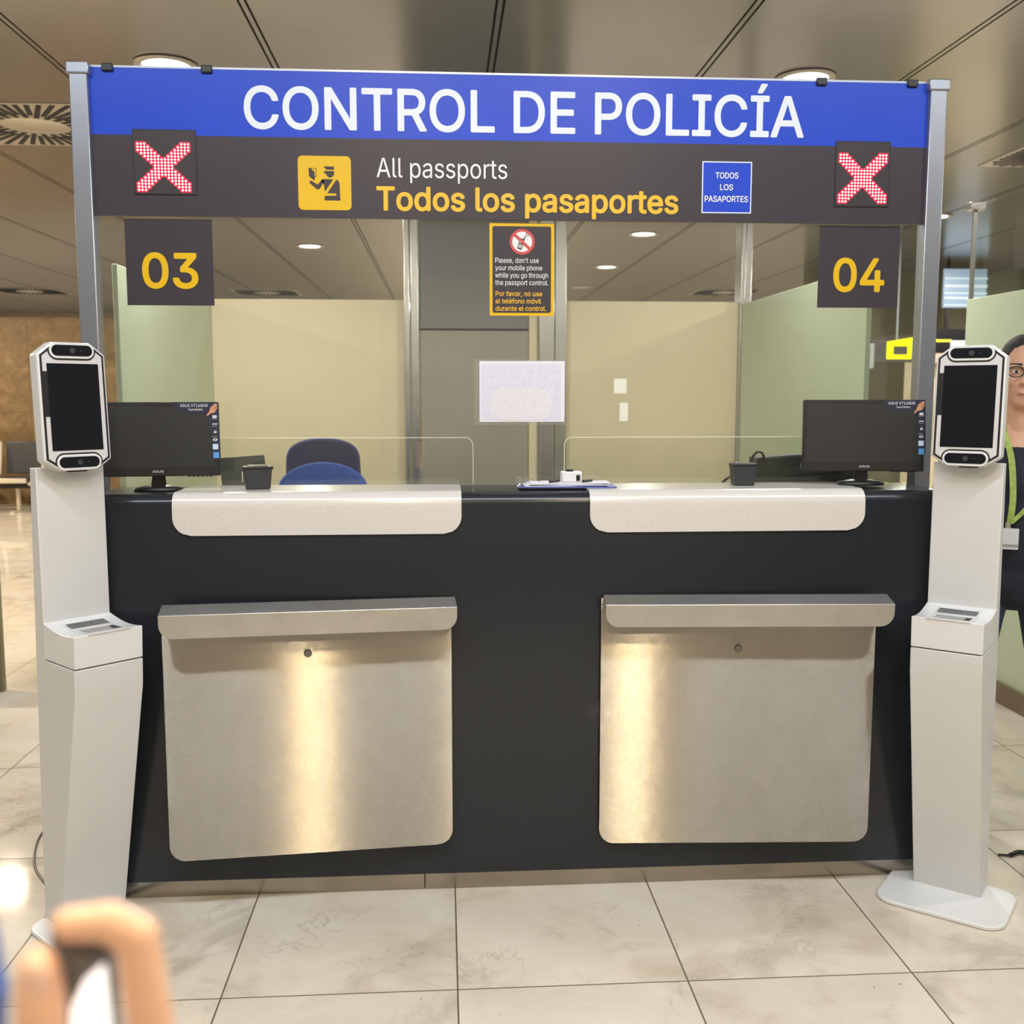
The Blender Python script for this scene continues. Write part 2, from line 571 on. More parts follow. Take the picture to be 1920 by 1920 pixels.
def add_tube(bm, pts, r, seg=8):
    pts = [Vector(p) for p in pts]
    rs = r if isinstance(r, (list, tuple)) else [r] * len(pts)
    rings = []
    up = Vector((0, 0, 1))
    for i, p in enumerate(pts):
        t = (pts[min(i + 1, len(pts) - 1)] - pts[max(i - 1, 0)]).normalized()
        a = t.cross(up)
        if a.length < 1e-3:
            a = t.cross(Vector((1, 0, 0)))
        a.normalize()
        b = t.cross(a)
        rings.append([bm.verts.new(p + (a * math.cos(2 * PI * k / seg) + b * math.sin(2 * PI * k / seg)) * rs[i]) for k in range(seg)])
    for i in range(len(rings) - 1):
        for k in range(seg):
            bm.faces.new((rings[i][k], rings[i][(k + 1) % seg], rings[i + 1][(k + 1) % seg], rings[i + 1][k]))
    bm.faces.new(list(reversed(rings[0])))
    bm.faces.new(rings[-1])
    return bm


def tube(pts, r, seg=8):
    return add_tube(BM(), pts, r, seg)


def smooth_path(pts, n=8):
    pts = [Vector(p) for p in pts]
    out = []
    for i in range(len(pts) - 1):
        p0, p1, p2, p3 = pts[max(i - 1, 0)], pts[i], pts[i + 1], pts[min(i + 2, len(pts) - 1)]
        for k in range(n):
            t = k / n
            out.append(0.5 * ((2 * p1) + (p2 - p0) * t + (2 * p0 - 5 * p1 + 4 * p2 - p3) * t * t + (3 * p1 - p0 - 3 * p2 + p3) * t ** 3))
    out.append(pts[-1])
    return out


def add_lathe(bm, prof, seg=32, center=(0, 0, 0), sx=1, sy=1):
    rings = []
    for r, z in prof:
        if r < 1e-6:
            rings.append([bm.verts.new((center[0], center[1], center[2] + z))])
        else:
            rings.append([bm.verts.new((center[0] + sx * r * math.cos(2 * PI * k / seg), center[1] + sy * r * math.sin(2 * PI * k / seg), center[2] + z)) for k in range(seg)])
    for a, b in zip(rings, rings[1:]):
        for k in range(seg):
            k2 = (k + 1) % seg
            if len(a) == 1 and len(b) == 1:
                continue
            if len(a) == 1:
                bm.faces.new((a[0], b[k2], b[k]))
            elif len(b) == 1:
                bm.faces.new((a[k], a[k2], b[0]))
            else:
                bm.faces.new((a[k], a[k2], b[k2], b[k]))
    return bm


def lathe(*a, **k):
    return add_lathe(BM(), *a, **k)


def add_ell(bm, c, r, seg=16, rings=10, mtx=None):
    prof = [(math.sin(PI * i / rings), -math.cos(PI * i / rings)) for i in range(rings + 1)]
    prof[0] = (0, -1)
    prof[-1] = (0, 1)
    n0 = len(bm.verts)
    add_lathe(bm, prof, seg)
    bm.verts.ensure_lookup_table()
    vs = bm.verts[n0:]
    m = Matrix.Translation(c) @ (mtx or Matrix.Identity(4)) @ Matrix.Diagonal((r[0], r[1], r[2], 1))
    bmesh.ops.transform(bm, matrix=m, verts=vs)
    return bm


def add_cap(bm, p0, r0, p1, r1, seg=14):
    """tapered capsule"""
    p0, p1 = Vector(p0), Vector(p1)
    d = p1 - p0
    L = d.length
    prof = []
    for i in range(7):
        a = -PI / 2 + PI / 2 * i / 6
        prof.append((r0 * math.cos(a), r0 * math.sin(a)))
    for i in range(7):
        a = PI / 2 * i / 6
        prof.append((r1 * math.cos(a), L + r1 * math.sin(a)))
    prof[0] = (0, -r0)
    prof[-1] = (0, L + r1)
    n0 = len(bm.verts)
    add_lathe(bm, prof, seg)
    bm.verts.ensure_lookup_table()
    q = Vector((0, 0, 1)).rotation_difference(d.normalized()).to_matrix().to_4x4()
    bmesh.ops.transform(bm, matrix=Matrix.Translation(p0) @ q, verts=bm.verts[n0:])
    return bm


def wmat(o):
    m = Matrix.Identity(4)
    while o is not None:
        m = Matrix.LocRotScale(o.location, o.rotation_euler, o.scale) @ m
        o = o.parent
    return m


def obj(name, bm, material, parent=None, world=False, bevel=0.0, bseg=2, smooth=35, uv=None, label=None):
    """link one bmesh as ONE object; world=True: verts are in world space and get moved into the parent's space"""
    if world and parent is not None:
        bmesh.ops.transform(bm, matrix=wmat(parent).inverted(), verts=bm.verts[:])
    bmesh.ops.recalc_face_normals(bm, faces=bm.faces[:])
    if uv:
        lay = bm.loops.layers.uv.new('UVMap')
        ax = {'x': 0, 'y': 1, 'z': 2}
        for f in bm.faces:
            for l in f.loops:
                l[lay].uv = (l.vert.co[ax[uv[0]]], l.vert.co[ax[uv[1]]])
    me = bpy.data.meshes.new(name)
    bm.to_mesh(me)
    bm.free()
    return link(name, me, material, parent, bevel, bseg, smooth, label)


def link(name, me, material, parent=None, bevel=0.0, bseg=2, smooth=35, label=None):
    me.materials.clear()
    me.materials.append(M[material] if isinstance(material, str) else material)
    if smooth:
        for p in me.polygons:
            p.use_smooth = True
        me.set_sharp_from_angle(angle=R(smooth))
    o = bpy.data.objects.new(name, me)
    col.objects.link(o)
    o.parent = parent
    if bevel:
        md = o.modifiers.new('bevel', 'BEVEL')
        md.width = bevel
        md.segments = bseg
        md.limit_method = 'ANGLE'
        md.angle_limit = R(40)
        md.harden_normals = False
    if label:
        o['label'] = label
    return o


def thing(name, label, cat, loc=(0, 0, 0), rz=0.0, group=None, kind=None):
    o = bpy.data.objects.new(name, None)
    o.empty_display_size = 0.05
    col.objects.link(o)
    o.location = loc
    o.rotation_euler = (0, 0, rz)
    return tag(o, label, cat, group, kind)


def tag(o, label, cat, group=None, kind=None):
    o['label'] = label
    o['category'] = cat
    if group:
        o['group'] = group
    if kind:
        o['kind'] = kind
    return o


def struct(name, bm, m, label=None, cat=None, **k):
    o = obj(name, bm, m, **k)
    o['kind'] = 'structure'
    if label:
        tag(o, label, cat, kind='structure')
    return o


def copy_tree(o, parent=None):
    c = o.copy()
    col.objects.link(c)
    c.parent = parent
    for ch in list(o.children):
        copy_tree(ch, c)
    return c


FONT = None
try:                                       # a plain grotesque that ships inside Blender; the built-in font if it is missing
    import os
    FONT = bpy.data.fonts.load(os.path.join(bpy.utils.system_resource('DATAFILES'), 'fonts', 'Inter.woff2'))
except Exception:
    FONT = None


def font_loops(body):
    """closed outlines of a line of letters, as lists of 2-D points"""
    cu = bpy.data.curves.new('t', 'FONT')
    if FONT:
        cu.font = FONT
    cu.body = body
    cu.size = 1
    cu.resolution_u = 4
    cu.fill_mode = 'NONE'
    o = bpy.data.objects.new('t', cu)
    col.objects.link(o)
    bpy.context.view_layer.update()
    me = bpy.data.meshes.new_from_object(o.evaluated_get(bpy.context.evaluated_depsgraph_get()))
    bpy.data.objects.remove(o)
    bpy.data.curves.remove(cu)
    co = [(v.co.x, v.co.y) for v in me.vertices]
    nx = {}
    for e in me.edges:
        a, b = e.vertices
        nx.setdefault(a, []).append(b)
        nx.setdefault(b, []).append(a)
    bpy.data.meshes.remove(me)
    loops, seen = [], set()
    for v0 in range(len(co)):
        if v0 in seen or v0 not in nx:
            continue
        lp, v, prev = [v0], v0, None
        seen.add(v0)
        while True:
            c = [w for w in sorted(nx[v], key=lambda w: (w - v) % len(co)) if w != prev and w not in seen]
            if not c:
                break
            prev, v = v, c[0]
            seen.add(v)
            lp.append(v)
        if len(lp) > 2:
            loops.append([co[k] for k in lp])
    return loops


def glyph_quads(body):
    """letter surfaces as trapezoids, filled by winding number so that crossing strokes stay solid"""
    loops = font_loops(body)
    boxes = [(min(p[0] for p in l), max(p[0] for p in l)) for l in loops]
    order = sorted(range(len(loops)), key=lambda k: boxes[k][0])
    groups, hi = [], -1e9
    for k in order:
        if boxes[k][0] < hi:
            groups[-1].append(loops[k])
        else:
            groups.append([loops[k]])
        hi = max(hi, boxes[k][1])
    quads = []
    for g in groups:
        E_ = []
        for l in g:
            for a, b in zip(l, l[1:] + l[:1]):
                if abs(a[1] - b[1]) > 1e-7:
                    E_.append((a, b))
        ys = set(round(p[1], 6) for l in g for p in l)
        for m, (a, b) in enumerate(E_):
            for c, d in E_[m + 1:]:
                den = (b[0] - a[0]) * (d[1] - c[1]) - (b[1] - a[1]) * (d[0] - c[0])
                if abs(den) < 1e-12:
                    continue
                t = ((c[0] - a[0]) * (d[1] - c[1]) - (c[1] - a[1]) * (d[0] - c[0])) / den
                w = ((c[0] - a[0]) * (b[1] - a[1]) - (c[1] - a[1]) * (b[0] - a[0])) / den
                if 1e-4 < t < 1 - 1e-4 and 1e-4 < w < 1 - 1e-4:
                    ys.add(round(a[1] + t * (b[1] - a[1]), 6))
        ys = sorted(ys)
        for y0, y1 in zip(ys, ys[1:]):
            if y1 - y0 < 1e-5:
                continue
            ym = (y0 + y1) / 2
            act = []
            for a, b in E_:
                if (a[1] < ym) != (b[1] < ym):
                    def fx(y, a=a, b=b):
                        return a[0] + (b[0] - a[0]) * (y - a[1]) / (b[1] - a[1])
                    act.append((fx(ym), 1 if b[1] > a[1] else -1, fx(y0), fx(y1)))
            act.sort(key=lambda e: e[0])
            wn = 0
            for e in act:
                if wn == 0:
                    st_ = e
                wn += e[1]
                if wn == 0 and e[0] - st_[0] > 1e-6:
                    quads.append(((st_[2], y0), (e[2], y0), (e[3], y1), (st_[3], y1)))
    return quads


_capH = []


def add_text(bm, body, x0, x1, zb, zc, y, bold=0.0):
    """letters facing -Y; x0..x1 full width, zb baseline, zc height of the capitals; bold = stroke growth in capital heights"""
    if not _capH:
        ys = [p[1] for l in font_loops('H') for p in l]
        _capH.extend((min(ys), max(ys)))
    b0, b1 = _capH
    quads = glyph_quads(body)
    xs = [p[0] for q in quads for p in q]
    g = max(0.0, bold) * (zc - zb)
    mn = min(xs)
    sx = (x1 - x0 - 2 * g) / (max(xs) - mn)
    sz = (zc - zb - 2 * g) / (b1 - b0)
    n = 12 if g > 0.0008 else (5 if g > 0 else 0)
    offs = [(0, 0)] + [(g * math.cos(2 * PI * k / n), g * math.sin(2 * PI * k / n)) for k in range(n)]
    for k, (dx, dz) in enumerate(offs):
        yy = y - 0.0002 - 0.00003 * k
        for q in quads:
            bm.faces.new([bm.verts.new((x0 + g + (p[0] - mn) * sx + dx, yy, zb + g + (p[1] - b0) * sz + dz)) for p in q])
    return bm


def words(bm, gap):
    """split one line of letters into its words"""
    iv = sorted((min(v.co.x for v in f.verts), max(v.co.x for v in f.verts)) for f in bm.faces)
    cuts, hi = [iv[0][0] - 1], iv[0][1]
    for a, b in iv:
        if a - hi > gap:
            cuts.append((a + hi) / 2)
        hi = max(hi, b)
    cuts.append(hi + 1)
    for a, b in zip(cuts, cuts[1:]):
        c = bm.copy()
        bmesh.ops.delete(c, geom=[v for v in c.verts if not a < v.co.x < b], context='VERTS')
        yield c
    bm.free()


def text(*a, **k):
    return add_text(BM(), *a, **k)


def remeshed(bm, voxel, smooth_it=4, factor=0.5):
    """one continuous surface grown over overlapping solids"""
    me = bpy.data.meshes.new('r')
    bmesh.ops.recalc_face_normals(bm, faces=bm.faces[:])
    bm.to_mesh(me)
    bm.free()
    o = bpy.data.objects.new('r', me)
    col.objects.link(o)
    rm = o.modifiers.new('r', 'REMESH')
    rm.mode = 'VOXEL'
    rm.voxel_size = voxel
    if smooth_it:
        sm = o.modifiers.new('s', 'SMOOTH')
        sm.iterations = smooth_it
        sm.factor = factor
    bpy.context.view_layer.update()
    dg = bpy.context.evaluated_depsgraph_get()
    out = bpy.data.meshes.new_from_object(o.evaluated_get(dg))
    bpy.data.objects.remove(o)
    bpy.data.meshes.remove(me)
    return out


# ================================================================== THE SETTING
CZ = 3.3                                     # ceiling height
struct('floor', box(-14, 14, -10, 24, -0.1, 0), 'floor', smooth=0)
struct('ceiling', box(-14, 14, -10, 24, CZ, CZ + 0.1), 'ceiling', smooth=0)
struct('wall_left', box(-14.1, -14, -10, 24, 0, CZ), 'wall', smooth=0)
struct('wall_right', box(14, 14.1, -10, 24, 0, CZ), 'wall', smooth=0)
struct('wall_back', box(-14, 14, 24, 24.1, 0, CZ), 'wall', smooth=0)
struct('wall_front', box(-14, 14, -10.1, -10, 0, CZ), 'wall', smooth=0)

# brown stone wall at the left rear, standing free below the ceiling
struct('wall_stone', box(-13.9, -4.05, 14.6, 14.9, 0, 2.53), 'stone', smooth=0)
# dim rear wall of the hall seen to the right of the booth
struct('wall_hall', box(5.3, 13.9, 15.0, 15.2, 0, CZ), 'far', smooth=0)

# booth rear wall: cream panels, steel posts, taupe door block up to the ceiling
BY = 8.0
struct('wall_booth_left', box(-1.72, -0.285, BY, BY + 0.08, 0, 2.21), 'beige', bevel=0.004)
struct('wall_booth_right', box(0.945, 2.285, BY, BY + 0.08, 0, 2.21), 'beige', bevel=0.004)


def mullion(n, x0, x1, split):
    bm = BM()
    w = (x1 - x0)
    add_box(bm, x0, x0 + w * split, BY - 0.05, BY + 0.13, 0, CZ)
    add_box(bm, x0 + w * split + 0.006, x1, BY - 0.03, BY + 0.13, 0, CZ)
    struct('trim_%d' % n, bm, 'steel_plain', bevel=0.006)


mullion(1, -0.285, -0.175, 0.38)
mullion(2, 0.735, 0.945, 0.55)
mullion(3, 2.285, 2.375, 0.4)
bm = BM()
add_box(bm, 0.66, 0.73, BY - 0.02, BY + 0.02, 0, CZ)
struct('trim_4', bm, 'beige')
struct('wall_door_block', box(-0.17, 0.735, BY, BY + 1.0, 0, CZ), 'grey_door', smooth=0)
d1 = struct('door_1', box(-0.165, 0.655, BY - 0.02, BY - 0.004, 0.01, 1.982), 'grey_door', bevel=0.003)
obj('door_gap', box(-0.172, 0.66, BY - 0.008, BY - 0.002, 1.984, 1.994), 'gap', d1)
obj('transom_panel', box(-0.165, 0.655, BY - 0.02, BY - 0.004, 1.996, CZ), 'grey_upper_shaded', d1, bevel=0.003)

# pale green frosted partitions at the sides of the booth
pl = struct('wall_partition_left', box(-1.75, -1.72, 5.75, BY, 0, 2.19), 'frosted', bevel=0.004)
pr = struct('wall_partition_right', box(2.30, 2.33, 5.58, BY, 0, 2.19), 'frosted', bevel=0.004)
# the next booth on the right: frosted lower wall, clear glass above, dark floor strip
struct('wall_next_booth', box(2.72, 2.76, 3.2, 5.31, 0.0, 1.99), 'frosted', bevel=0.004)
struct('baseboard_next_booth', box(2.70, 2.72, 3.2, 5.31, 0.0, 0.10), mat('dark_plinth', (0.16, 0.12, 0.07), 0.4), smooth=0)
w3 = struct('window_1', box(2.735, 2.747, 3.2, 5.31, 1.99, 2.46), 'upper_glass', smooth=0)
obj('glass_edge', box(2.731, 2.751, 5.30, 5.316, 1.99, 2.45), 'steel_plain', w3)
obj('glass_clamp', box(2.70, 2.78, 5.27, 5.33, 2.44, 2.48), 'steel_plain', w3, bevel=0.004)
# low grey-green barrier end at the left frame edge
struct('wall_low_barrier', box(-3.4, -2.235, 5.29, 5.33, 0, 0.66), 'far', bevel=0.004)

# far daylight opening with louvres, top right
w4 = struct('window_2', box(6.82, 7.42, 13.96, 14.0, 2.68, 3.2), 'sky_pane', smooth=0)
for i, (z, t) in enumerate(((2.70, .02), (2.79, .03), (2.86, .02), (2.95, .035), (3.06, .02))):
    obj('louvre', box(6.82, 7.42, 13.93, 13.95, z, z + t), 'sky_bar', w4)

# ------------------------------------------------------------------ ceiling lamps
LENS_Z = CZ - 0.004


def downlight(x, y, label, lit=True, group='recessed ceiling lamps', gain=1.0, tint=WARM):
    t = thing('ceiling_downlight', label, 'ceiling light', (x, y, CZ), 0, group)
    obj('trim_ring', lathe([(0.125, -0.001), (0.165, -0.001), (0.172, -0.006), (0.165, -0.014), (0.13, -0.012), (0.125, -0.001)], 40), 'trim', t)
    obj('lens', lathe([(0, -0.006), (0.126, -0.006), (0.126, -0.002), (0, -0.002)], 32), 'lamp' if lit else 'lamp_off', t)
    if lit:
        area('lamp_light', (0, 0, -0.02), (0, 0, 0), 0.24, 0.24, P_LAMP * gain, tint, 'DISK', t)
    return t


downlight(-1.50, 6.04, 'glaring round ceiling lamp behind the left end of the blue sign', gain=2.4)
downlight(2.08, 6.04, 'glaring round ceiling lamp behind the right end of the blue sign', gain=1.75)
downlight(-1.60, 13.05, 'small round ceiling lamp seen through glass right of the 03 plate', gain=2.5)
downlight(2.27, 11.83, 'round ceiling lamp seen through glass, nearest right of the phone notice', gain=2.5)
downlight(2.33, 14.87, 'round ceiling lamp seen through glass, lower lit one right of the notice', gain=2)
downlight(2.34, 17.66, 'unlit round ceiling lamp low above the right cream panel', lit=False)
HALL = 'unseen round hall ceiling lamp, some read from glints, some added as fill'  # some follow streaks and floor glare, the others are added to brighten the hall
for x, y, g, c in ((-1.5, 9.0, 1, WARM), (-4.26, 9.98, 0.6, WARMER), (-6.4, 10.3, 5.0, WARMER), (-5.2, 6.3, 4.6, WARMER), (-4.9, 3.2, 0.5, WARM), (-9.0, 20.0, 7, WARM), (8.0, 20.0, 7, WARM), (0.3, 21.5, 7, WARM), (-7.6, 12.6, 5, WARMER), (-8.5, 8.5, 4, WARMER),
                   (5.0, 6.6, 3, WARM), (5.0, 10.5, 3, WARM), (4.6, 3.0, 1.6, WARM), (7.6, 12.0, 3, WARM),
                   (-0.30, 0.55, 0.75, AMBER), (0.88, 0.55, 0.75, AMBER), (-0.27, -1.6, 1.1, WARMER), (1.06, -1.6, 1.1, WARMER), (-2.7, 0.55, 0.5, WARM), (3.27, 0.55, 0.6, WARM), (-5.0, -1.5, 1, WARM), (5.0, -1.5, 1, WARM)):
    downlight(x, y, HALL, group='hall lamps out of view', gain=g, tint=c)

# cool strip lights over the queue, just in front of the counter
for x in (-1.2, 0.30, 1.8):
    t = thing('strip_light', 'cool white strip light on the ceiling over the queue, out of the picture', 'ceiling light', (x, 1.55, CZ), 0, 'cool strip lights over the queue')
    obj('housing', box(-0.7, 0.7, -0.09, 0.09, -0.05, 0), 'trim', t, bevel=0.005)
    obj('diffuser', box(-0.68, 0.68, -0.07, 0.07, -0.056, -0.05), 'cool_lens', t)
    area('strip_lamp', (0, 0, -0.07), (0, 0, 0), 1.3, 0.13, P_STRIP, COOL, 'RECTANGLE', t)


# ------------------------------------------------------------------ ceiling vents
def vent(x, y, label, s=0.56):
    t = thing('ceiling_vent', label, 'ceiling vent', (x, y, CZ), 0, 'radial ceiling vents')
    obj('panel', box(-s, s, -s, s, -0.006, -0.0005), 'trim', t)
    bm = BM()
    n = 48
    for k in range(n):
        a = 2 * PI * k / n
        ro = s * 0.93 / max(abs(math.cos(a)), abs(math.sin(a)))
        ro = min(ro, s * 1.2)
        ri = s * (0.40 if k % 2 else 0.52)
        add_box(bm, ri, ro, -0.0165, 0.0165, -0.009, -0.006, mtx=Matrix.Rotation(a, 4, 'Z'))
    obj('slots', bm, 'gap', t, smooth=0)
    obj('hub', lathe([(0, -0.010), (s * 0.34, -0.010), (s * 0.36, -0.006), (0, -0.006)], 32), 'trim', t)
    return t


vent(-2.72, 7.42, 'square ceiling vent with radial slots left of the grey sign post')
vent(-7.2, 19.0, 'distant ceiling vent above the brown stone wall')
vent(-3.1, 19.0, 'distant ceiling vent seen through glass above the left cream panel')
vent(4.80, 7.65, 'ceiling vent cut by the right edge of the picture')
vent(5.0, 18.4, 'distant dark ceiling vent seen through glass left of the 04 plate')

# ================================================================== COUNTER
X0, X1, FY, TZ = -1.0, 1.49, 3.0, 1.215
cn = thing('passport_control_counter', 'long black speckled counter with two white ledges and two steel panels', 'counter', (0.245, FY, 0))


def counter_profile(y_end, off=0.0, r=0.034, z0=0.062):
    pts = [(FY - off, z0)]
    for k in range(9):
        a = PI - (PI / 2) * k / 8
        pts.append((FY + r + (r + off) * math.cos(a), TZ - r + (r + off) * math.sin(a)))
    pts.append((y_end, TZ + off))
    return pts


pf = counter_profile(3.285) + [(3.285, 1.10), (3.12, 1.10), (3.12, 0.062)]
obj('body', prism(pf, X0, X1, 'x'), 'counter', cn, world=True)
obj('inner_desk', box(X0, X1, 3.13, 3.92, 1.06, 1.099), 'grey_door', cn, world=True, bevel=0.003)
obj('desk_panel', box(X0 + 0.02, X0 + 0.06, 3.13, 3.9, 0.0, 1.06), 'grey_door', cn, world=True)
obj('desk_panel', box(X1 - 0.06, X1 - 0.02, 3.13, 3.9, 0.0, 1.06), 'grey_door', cn, world=True)
kick = BM()
for a, b in ((X0 + 0.01, -0.066), (-0.064, X1 - 0.01)):
    add_box(kick, a, b, 3.028, 3.1, 0, 0.0625)
obj('kick_plate', kick, 'kick', cn, world=True, bevel=0.0015, label='dull steel kick plate along the floor')


def ledge(x0, x1, zb=1.098, yb=3.25, r=0.052, rb=0.035):
    prof = counter_profile(yb, 0.006, z0=zb)
    # arc length subdivided
    pts = [Vector(p) for p in prof]
    fine = []
    for a, b in zip(pts, pts[1:]):
        n = max(1, int((b - a).length / 0.006))
        for k in range(n):
            fine.append(a.lerp(b, k / n))
    fine.append(pts[-1])
    s = [0.0]
    for a, b in zip(fine, fine[1:]):
        s.append(s[-1] + (b - a).length)
    L = s[-1]
    bm = BM()
    rows = []
    for k, (p, t) in enumerate(zip(fine, s)):
        ins = 0.0
        if t < r:
            ins = r - math.sqrt(max(0, r * r - (r - t) ** 2))
        elif L - t < rb:
            q = L - t
            ins = rb - math.sqrt(max(0, rb * rb - (rb - q) ** 2))
        tg_ = (fine[min(k + 1, len(fine) - 1)] - fine[max(k - 1, 0)]).normalized()
        nx = Vector((-tg_.y, tg_.x)) * 0.0048            # outward normal of the profile
        q = p - nx
        rows.append([bm.verts.new(v) for v in ((x0 + ins, p[0], p[1]), (x1 - ins, p[0], p[1]), (x1 - ins, q[0], q[1]), (x0 + ins, q[0], q[1]))])
    for a, b in zip(rows, rows[1:]):
        for k in range(4):
            bm.faces.new((a[k], a[(k + 1) % 4], b[(k + 1) % 4], b[k]))
    bm.faces.new(rows[0])
    bm.faces.new(list(reversed(rows[-1])))
    return bm


for x0, x1, w in ((-0.772, 0.052, 'left'), (0.428, 1.253, 'right')):
    obj('ledge', ledge(x0, x1), 'white_stone', cn, world=True, smooth=50, label='white rounded ledge wrapped over the %s half of the counter edge' % w)


def steel_unit(xh, ang, x_off, lab):
    """steel front with a folded lip; xh = hinge-side X (world), ang = turn about Z in degrees, runs from u=0 to u=W"""
    W, zb, zt = 0.815, 0.163 if ang > 0 else 0.151, 0.905
    mtx = Matrix.Translation((xh, 2.985, 0)) @ Matrix.Rotation(R(ang), 4, 'Z')
    s = -1 if ang > 0 else 1          # panel runs to -x or +x of the hinge
    u0, u1 = (-W, 0) if s < 0 else (0, W)
    bm = BM()
    add_prism(bm, rrect(u0, u1, zb, zt, 0.045, 8, '1100'), -0.003, 0.0, 'y', mtx)
    panel = obj('steel_panel', bm, 'steel', cn, world=True, uv=('z', 'x'), label=lab)
    # wedge-shaped sides that close the gap to the counter
    bm = BM()
    d = abs(math.sin(R(ang))) * W + 0.012
    pts = [(u0 + 0.01, 0.0), (u1 - 0.01, 0.0), (u1 - 0.01, 0.012 if s < 0 else d), (u0 + 0.01, d if s < 0 else 0.012)]
    add_prism(bm, pts, zb + 0.05, zt - 0.01, 'z', mtx)
    obj('panel_box', bm, 'counter', panel, world=True)
    # lip: sloping top, down-turned front with rounded lower corners
    bm = BM()
    a0, a1 = (u0 + 0.002, u1 + 0.012) if s < 0 else (u0 - 0.002 + 0.008, u1 + 0.032)
    fy = -0.064
    zt2, zf = 0.914, 0.897
    t = 0.004
    add_prism(bm, [(0.004, zt2), (fy, zf), (fy, zf - t), (0.004, zt2 - t)], a0 + (0.0), a1, 'x', mtx)
    add_prism(bm, rrect(a0, a1, zf - 0.067, zf, 0.04, 8, '1100'), fy - 0.001, fy + t, 'y', mtx)
    obj('shelf_lip', bm, 'lip', panel, world=True, bevel=0.003, label='folded steel shelf lip')
    # lock
    uc = (u0 + u1) / 2 if s > 0 else (u0 + u1) / 2 - 0.006
    bm = BM()
    m2 = mtx @ Matrix.Translation((uc, -0.003, 0.762 if s < 0 else 0.752)) @ Matrix.Rotation(R(90), 4, 'X')
    add_lathe(bm, [(0, 0.004), (0.009, 0.004), (0.0115, 0.001), (0.0115, 0), (0, 0)], 20)
    bmesh.ops.transform(bm, matrix=m2, verts=bm.verts[:])
    lock = obj('lock', bm, 'lock_steel', panel, world=True, label='small round lock')
    bm = BM()
    add_box(bm, -0.0012, 0.005, -0.006, 0.0014, 0.0042, 0.0052)
    bmesh.ops.transform(bm, matrix=m2, verts=bm.verts[:])
    return panel


steel_unit(0.020, 5.0, 0, 'brushed steel panel under the left ledge, standing out at its left side')
steel_unit(0.462, -3.0, 0, 'brushed steel panel under the right ledge, standing out at its right side')

# ================================================================== SIGN FRAME, GLASS, SIGNS
SY = 3.235                                    # face of the sign board
GY = 3.252                                    # booth glass
for px0, lab in ((-1.079, 'grey aluminium post carrying the left end of the sign'), (1.503, 'grey aluminium post carrying the right end of the sign')):
    t = thing('sign_post', lab, 'post', (px0 + 0.0265, 3.245, 0), 0, 'aluminium sign posts')
    obj('shaft', box(-0.0265, 0.0265, -0.027, 0.027, 0, 2.435), 'alu', t, bevel=0.003)
    obj('cap', box(-0.033, 0.033, -0.033, 0.033, 2.428, 2.462), 'alu', t, bevel=0.004)

gl = thing('booth_glass', 'large clear glass pane standing on the counter under the sign', 'glass pane', (0.24, GY, TZ))
obj('pane', box(-1.025, 1.502, GY, GY + 0.010, TZ + 0.001, 2.44), 'glass', gl, world=True, smooth=0)

sg = thing('overhead_sign', 'wide blue and dark brown sign board hung between the grey posts', 'sign', (0.235, SY, 2.03))
sxl, sxr = -1.026, 1.503
z_top, z_mid, z_bot = 2.452, 2.262, 2.029
obj('blue_band', box(sxl, sxr, SY, SY + 0.012, z_mid, z_top), 'blue', sg, world=True)
obj('brown_band', box(sxl, sxr, SY, SY + 0.012, z_bot, z_mid), 'brown', sg, world=True)
obj('top_rail', box(sxl, sxr, SY - 0.001, SY + 0.026, z_top, z_top + 0.006), 'alu', sg, world=True)
for px, py in ((202, 130), (388, 136), (1540, 158), (1710, 161)):
    x = at(px, py, SY).x
    obj('clip', box(x - 0.016, x + 0.016, SY - 0.010, SY + 0.03, z_top - 0.012, z_top + 0.010), 'black', sg, world=True, bevel=0.003)


def sgx(px, py=300):
    return at(px, py, SY).x


def sgz(px, py):
    return at(px, py, SY).z


zb1 = (sgz(560, 245.5) + sgz(1400, 254.5)) / 2
zc1 = (sgz(620, 165.5) + sgz(1400, 177)) / 2
title = text('CONTROL DE POLICÍA', at(457, 200, SY).x, at(1507, 250, SY).x, zb1, zc1, SY - 0.0008, bold=0.022)
for wb, w in zip(words(title, 0.03), ('CONTROL', 'DE', 'POLICÍA')):
    obj('lettering', wb, 'letter_white', sg, world=True, smooth=0, label='large pale word %s' % w)
obj('lettering', text('All passports', at(706, 318, SY).x, at(951, 320, SY).x, sgz(720, 332.5), sgz(720, 296), SY - 0.0008, bold=0.0), 'white_vinyl', sg, world=True, smooth=0, label='thin white words All passports')
obj('lettering', text('Todos los pasaportes', at(706, 375, SY).x, at(1272, 380, SY).x, (sgz(750, 396) + sgz(1200, 400)) / 2, (sgz(750, 350) + sgz(1200, 355)) / 2, SY - 0.0008, bold=0.035), 'amber', sg, world=True, smooth=0, label='bold yellow words Todos los pasaportes')

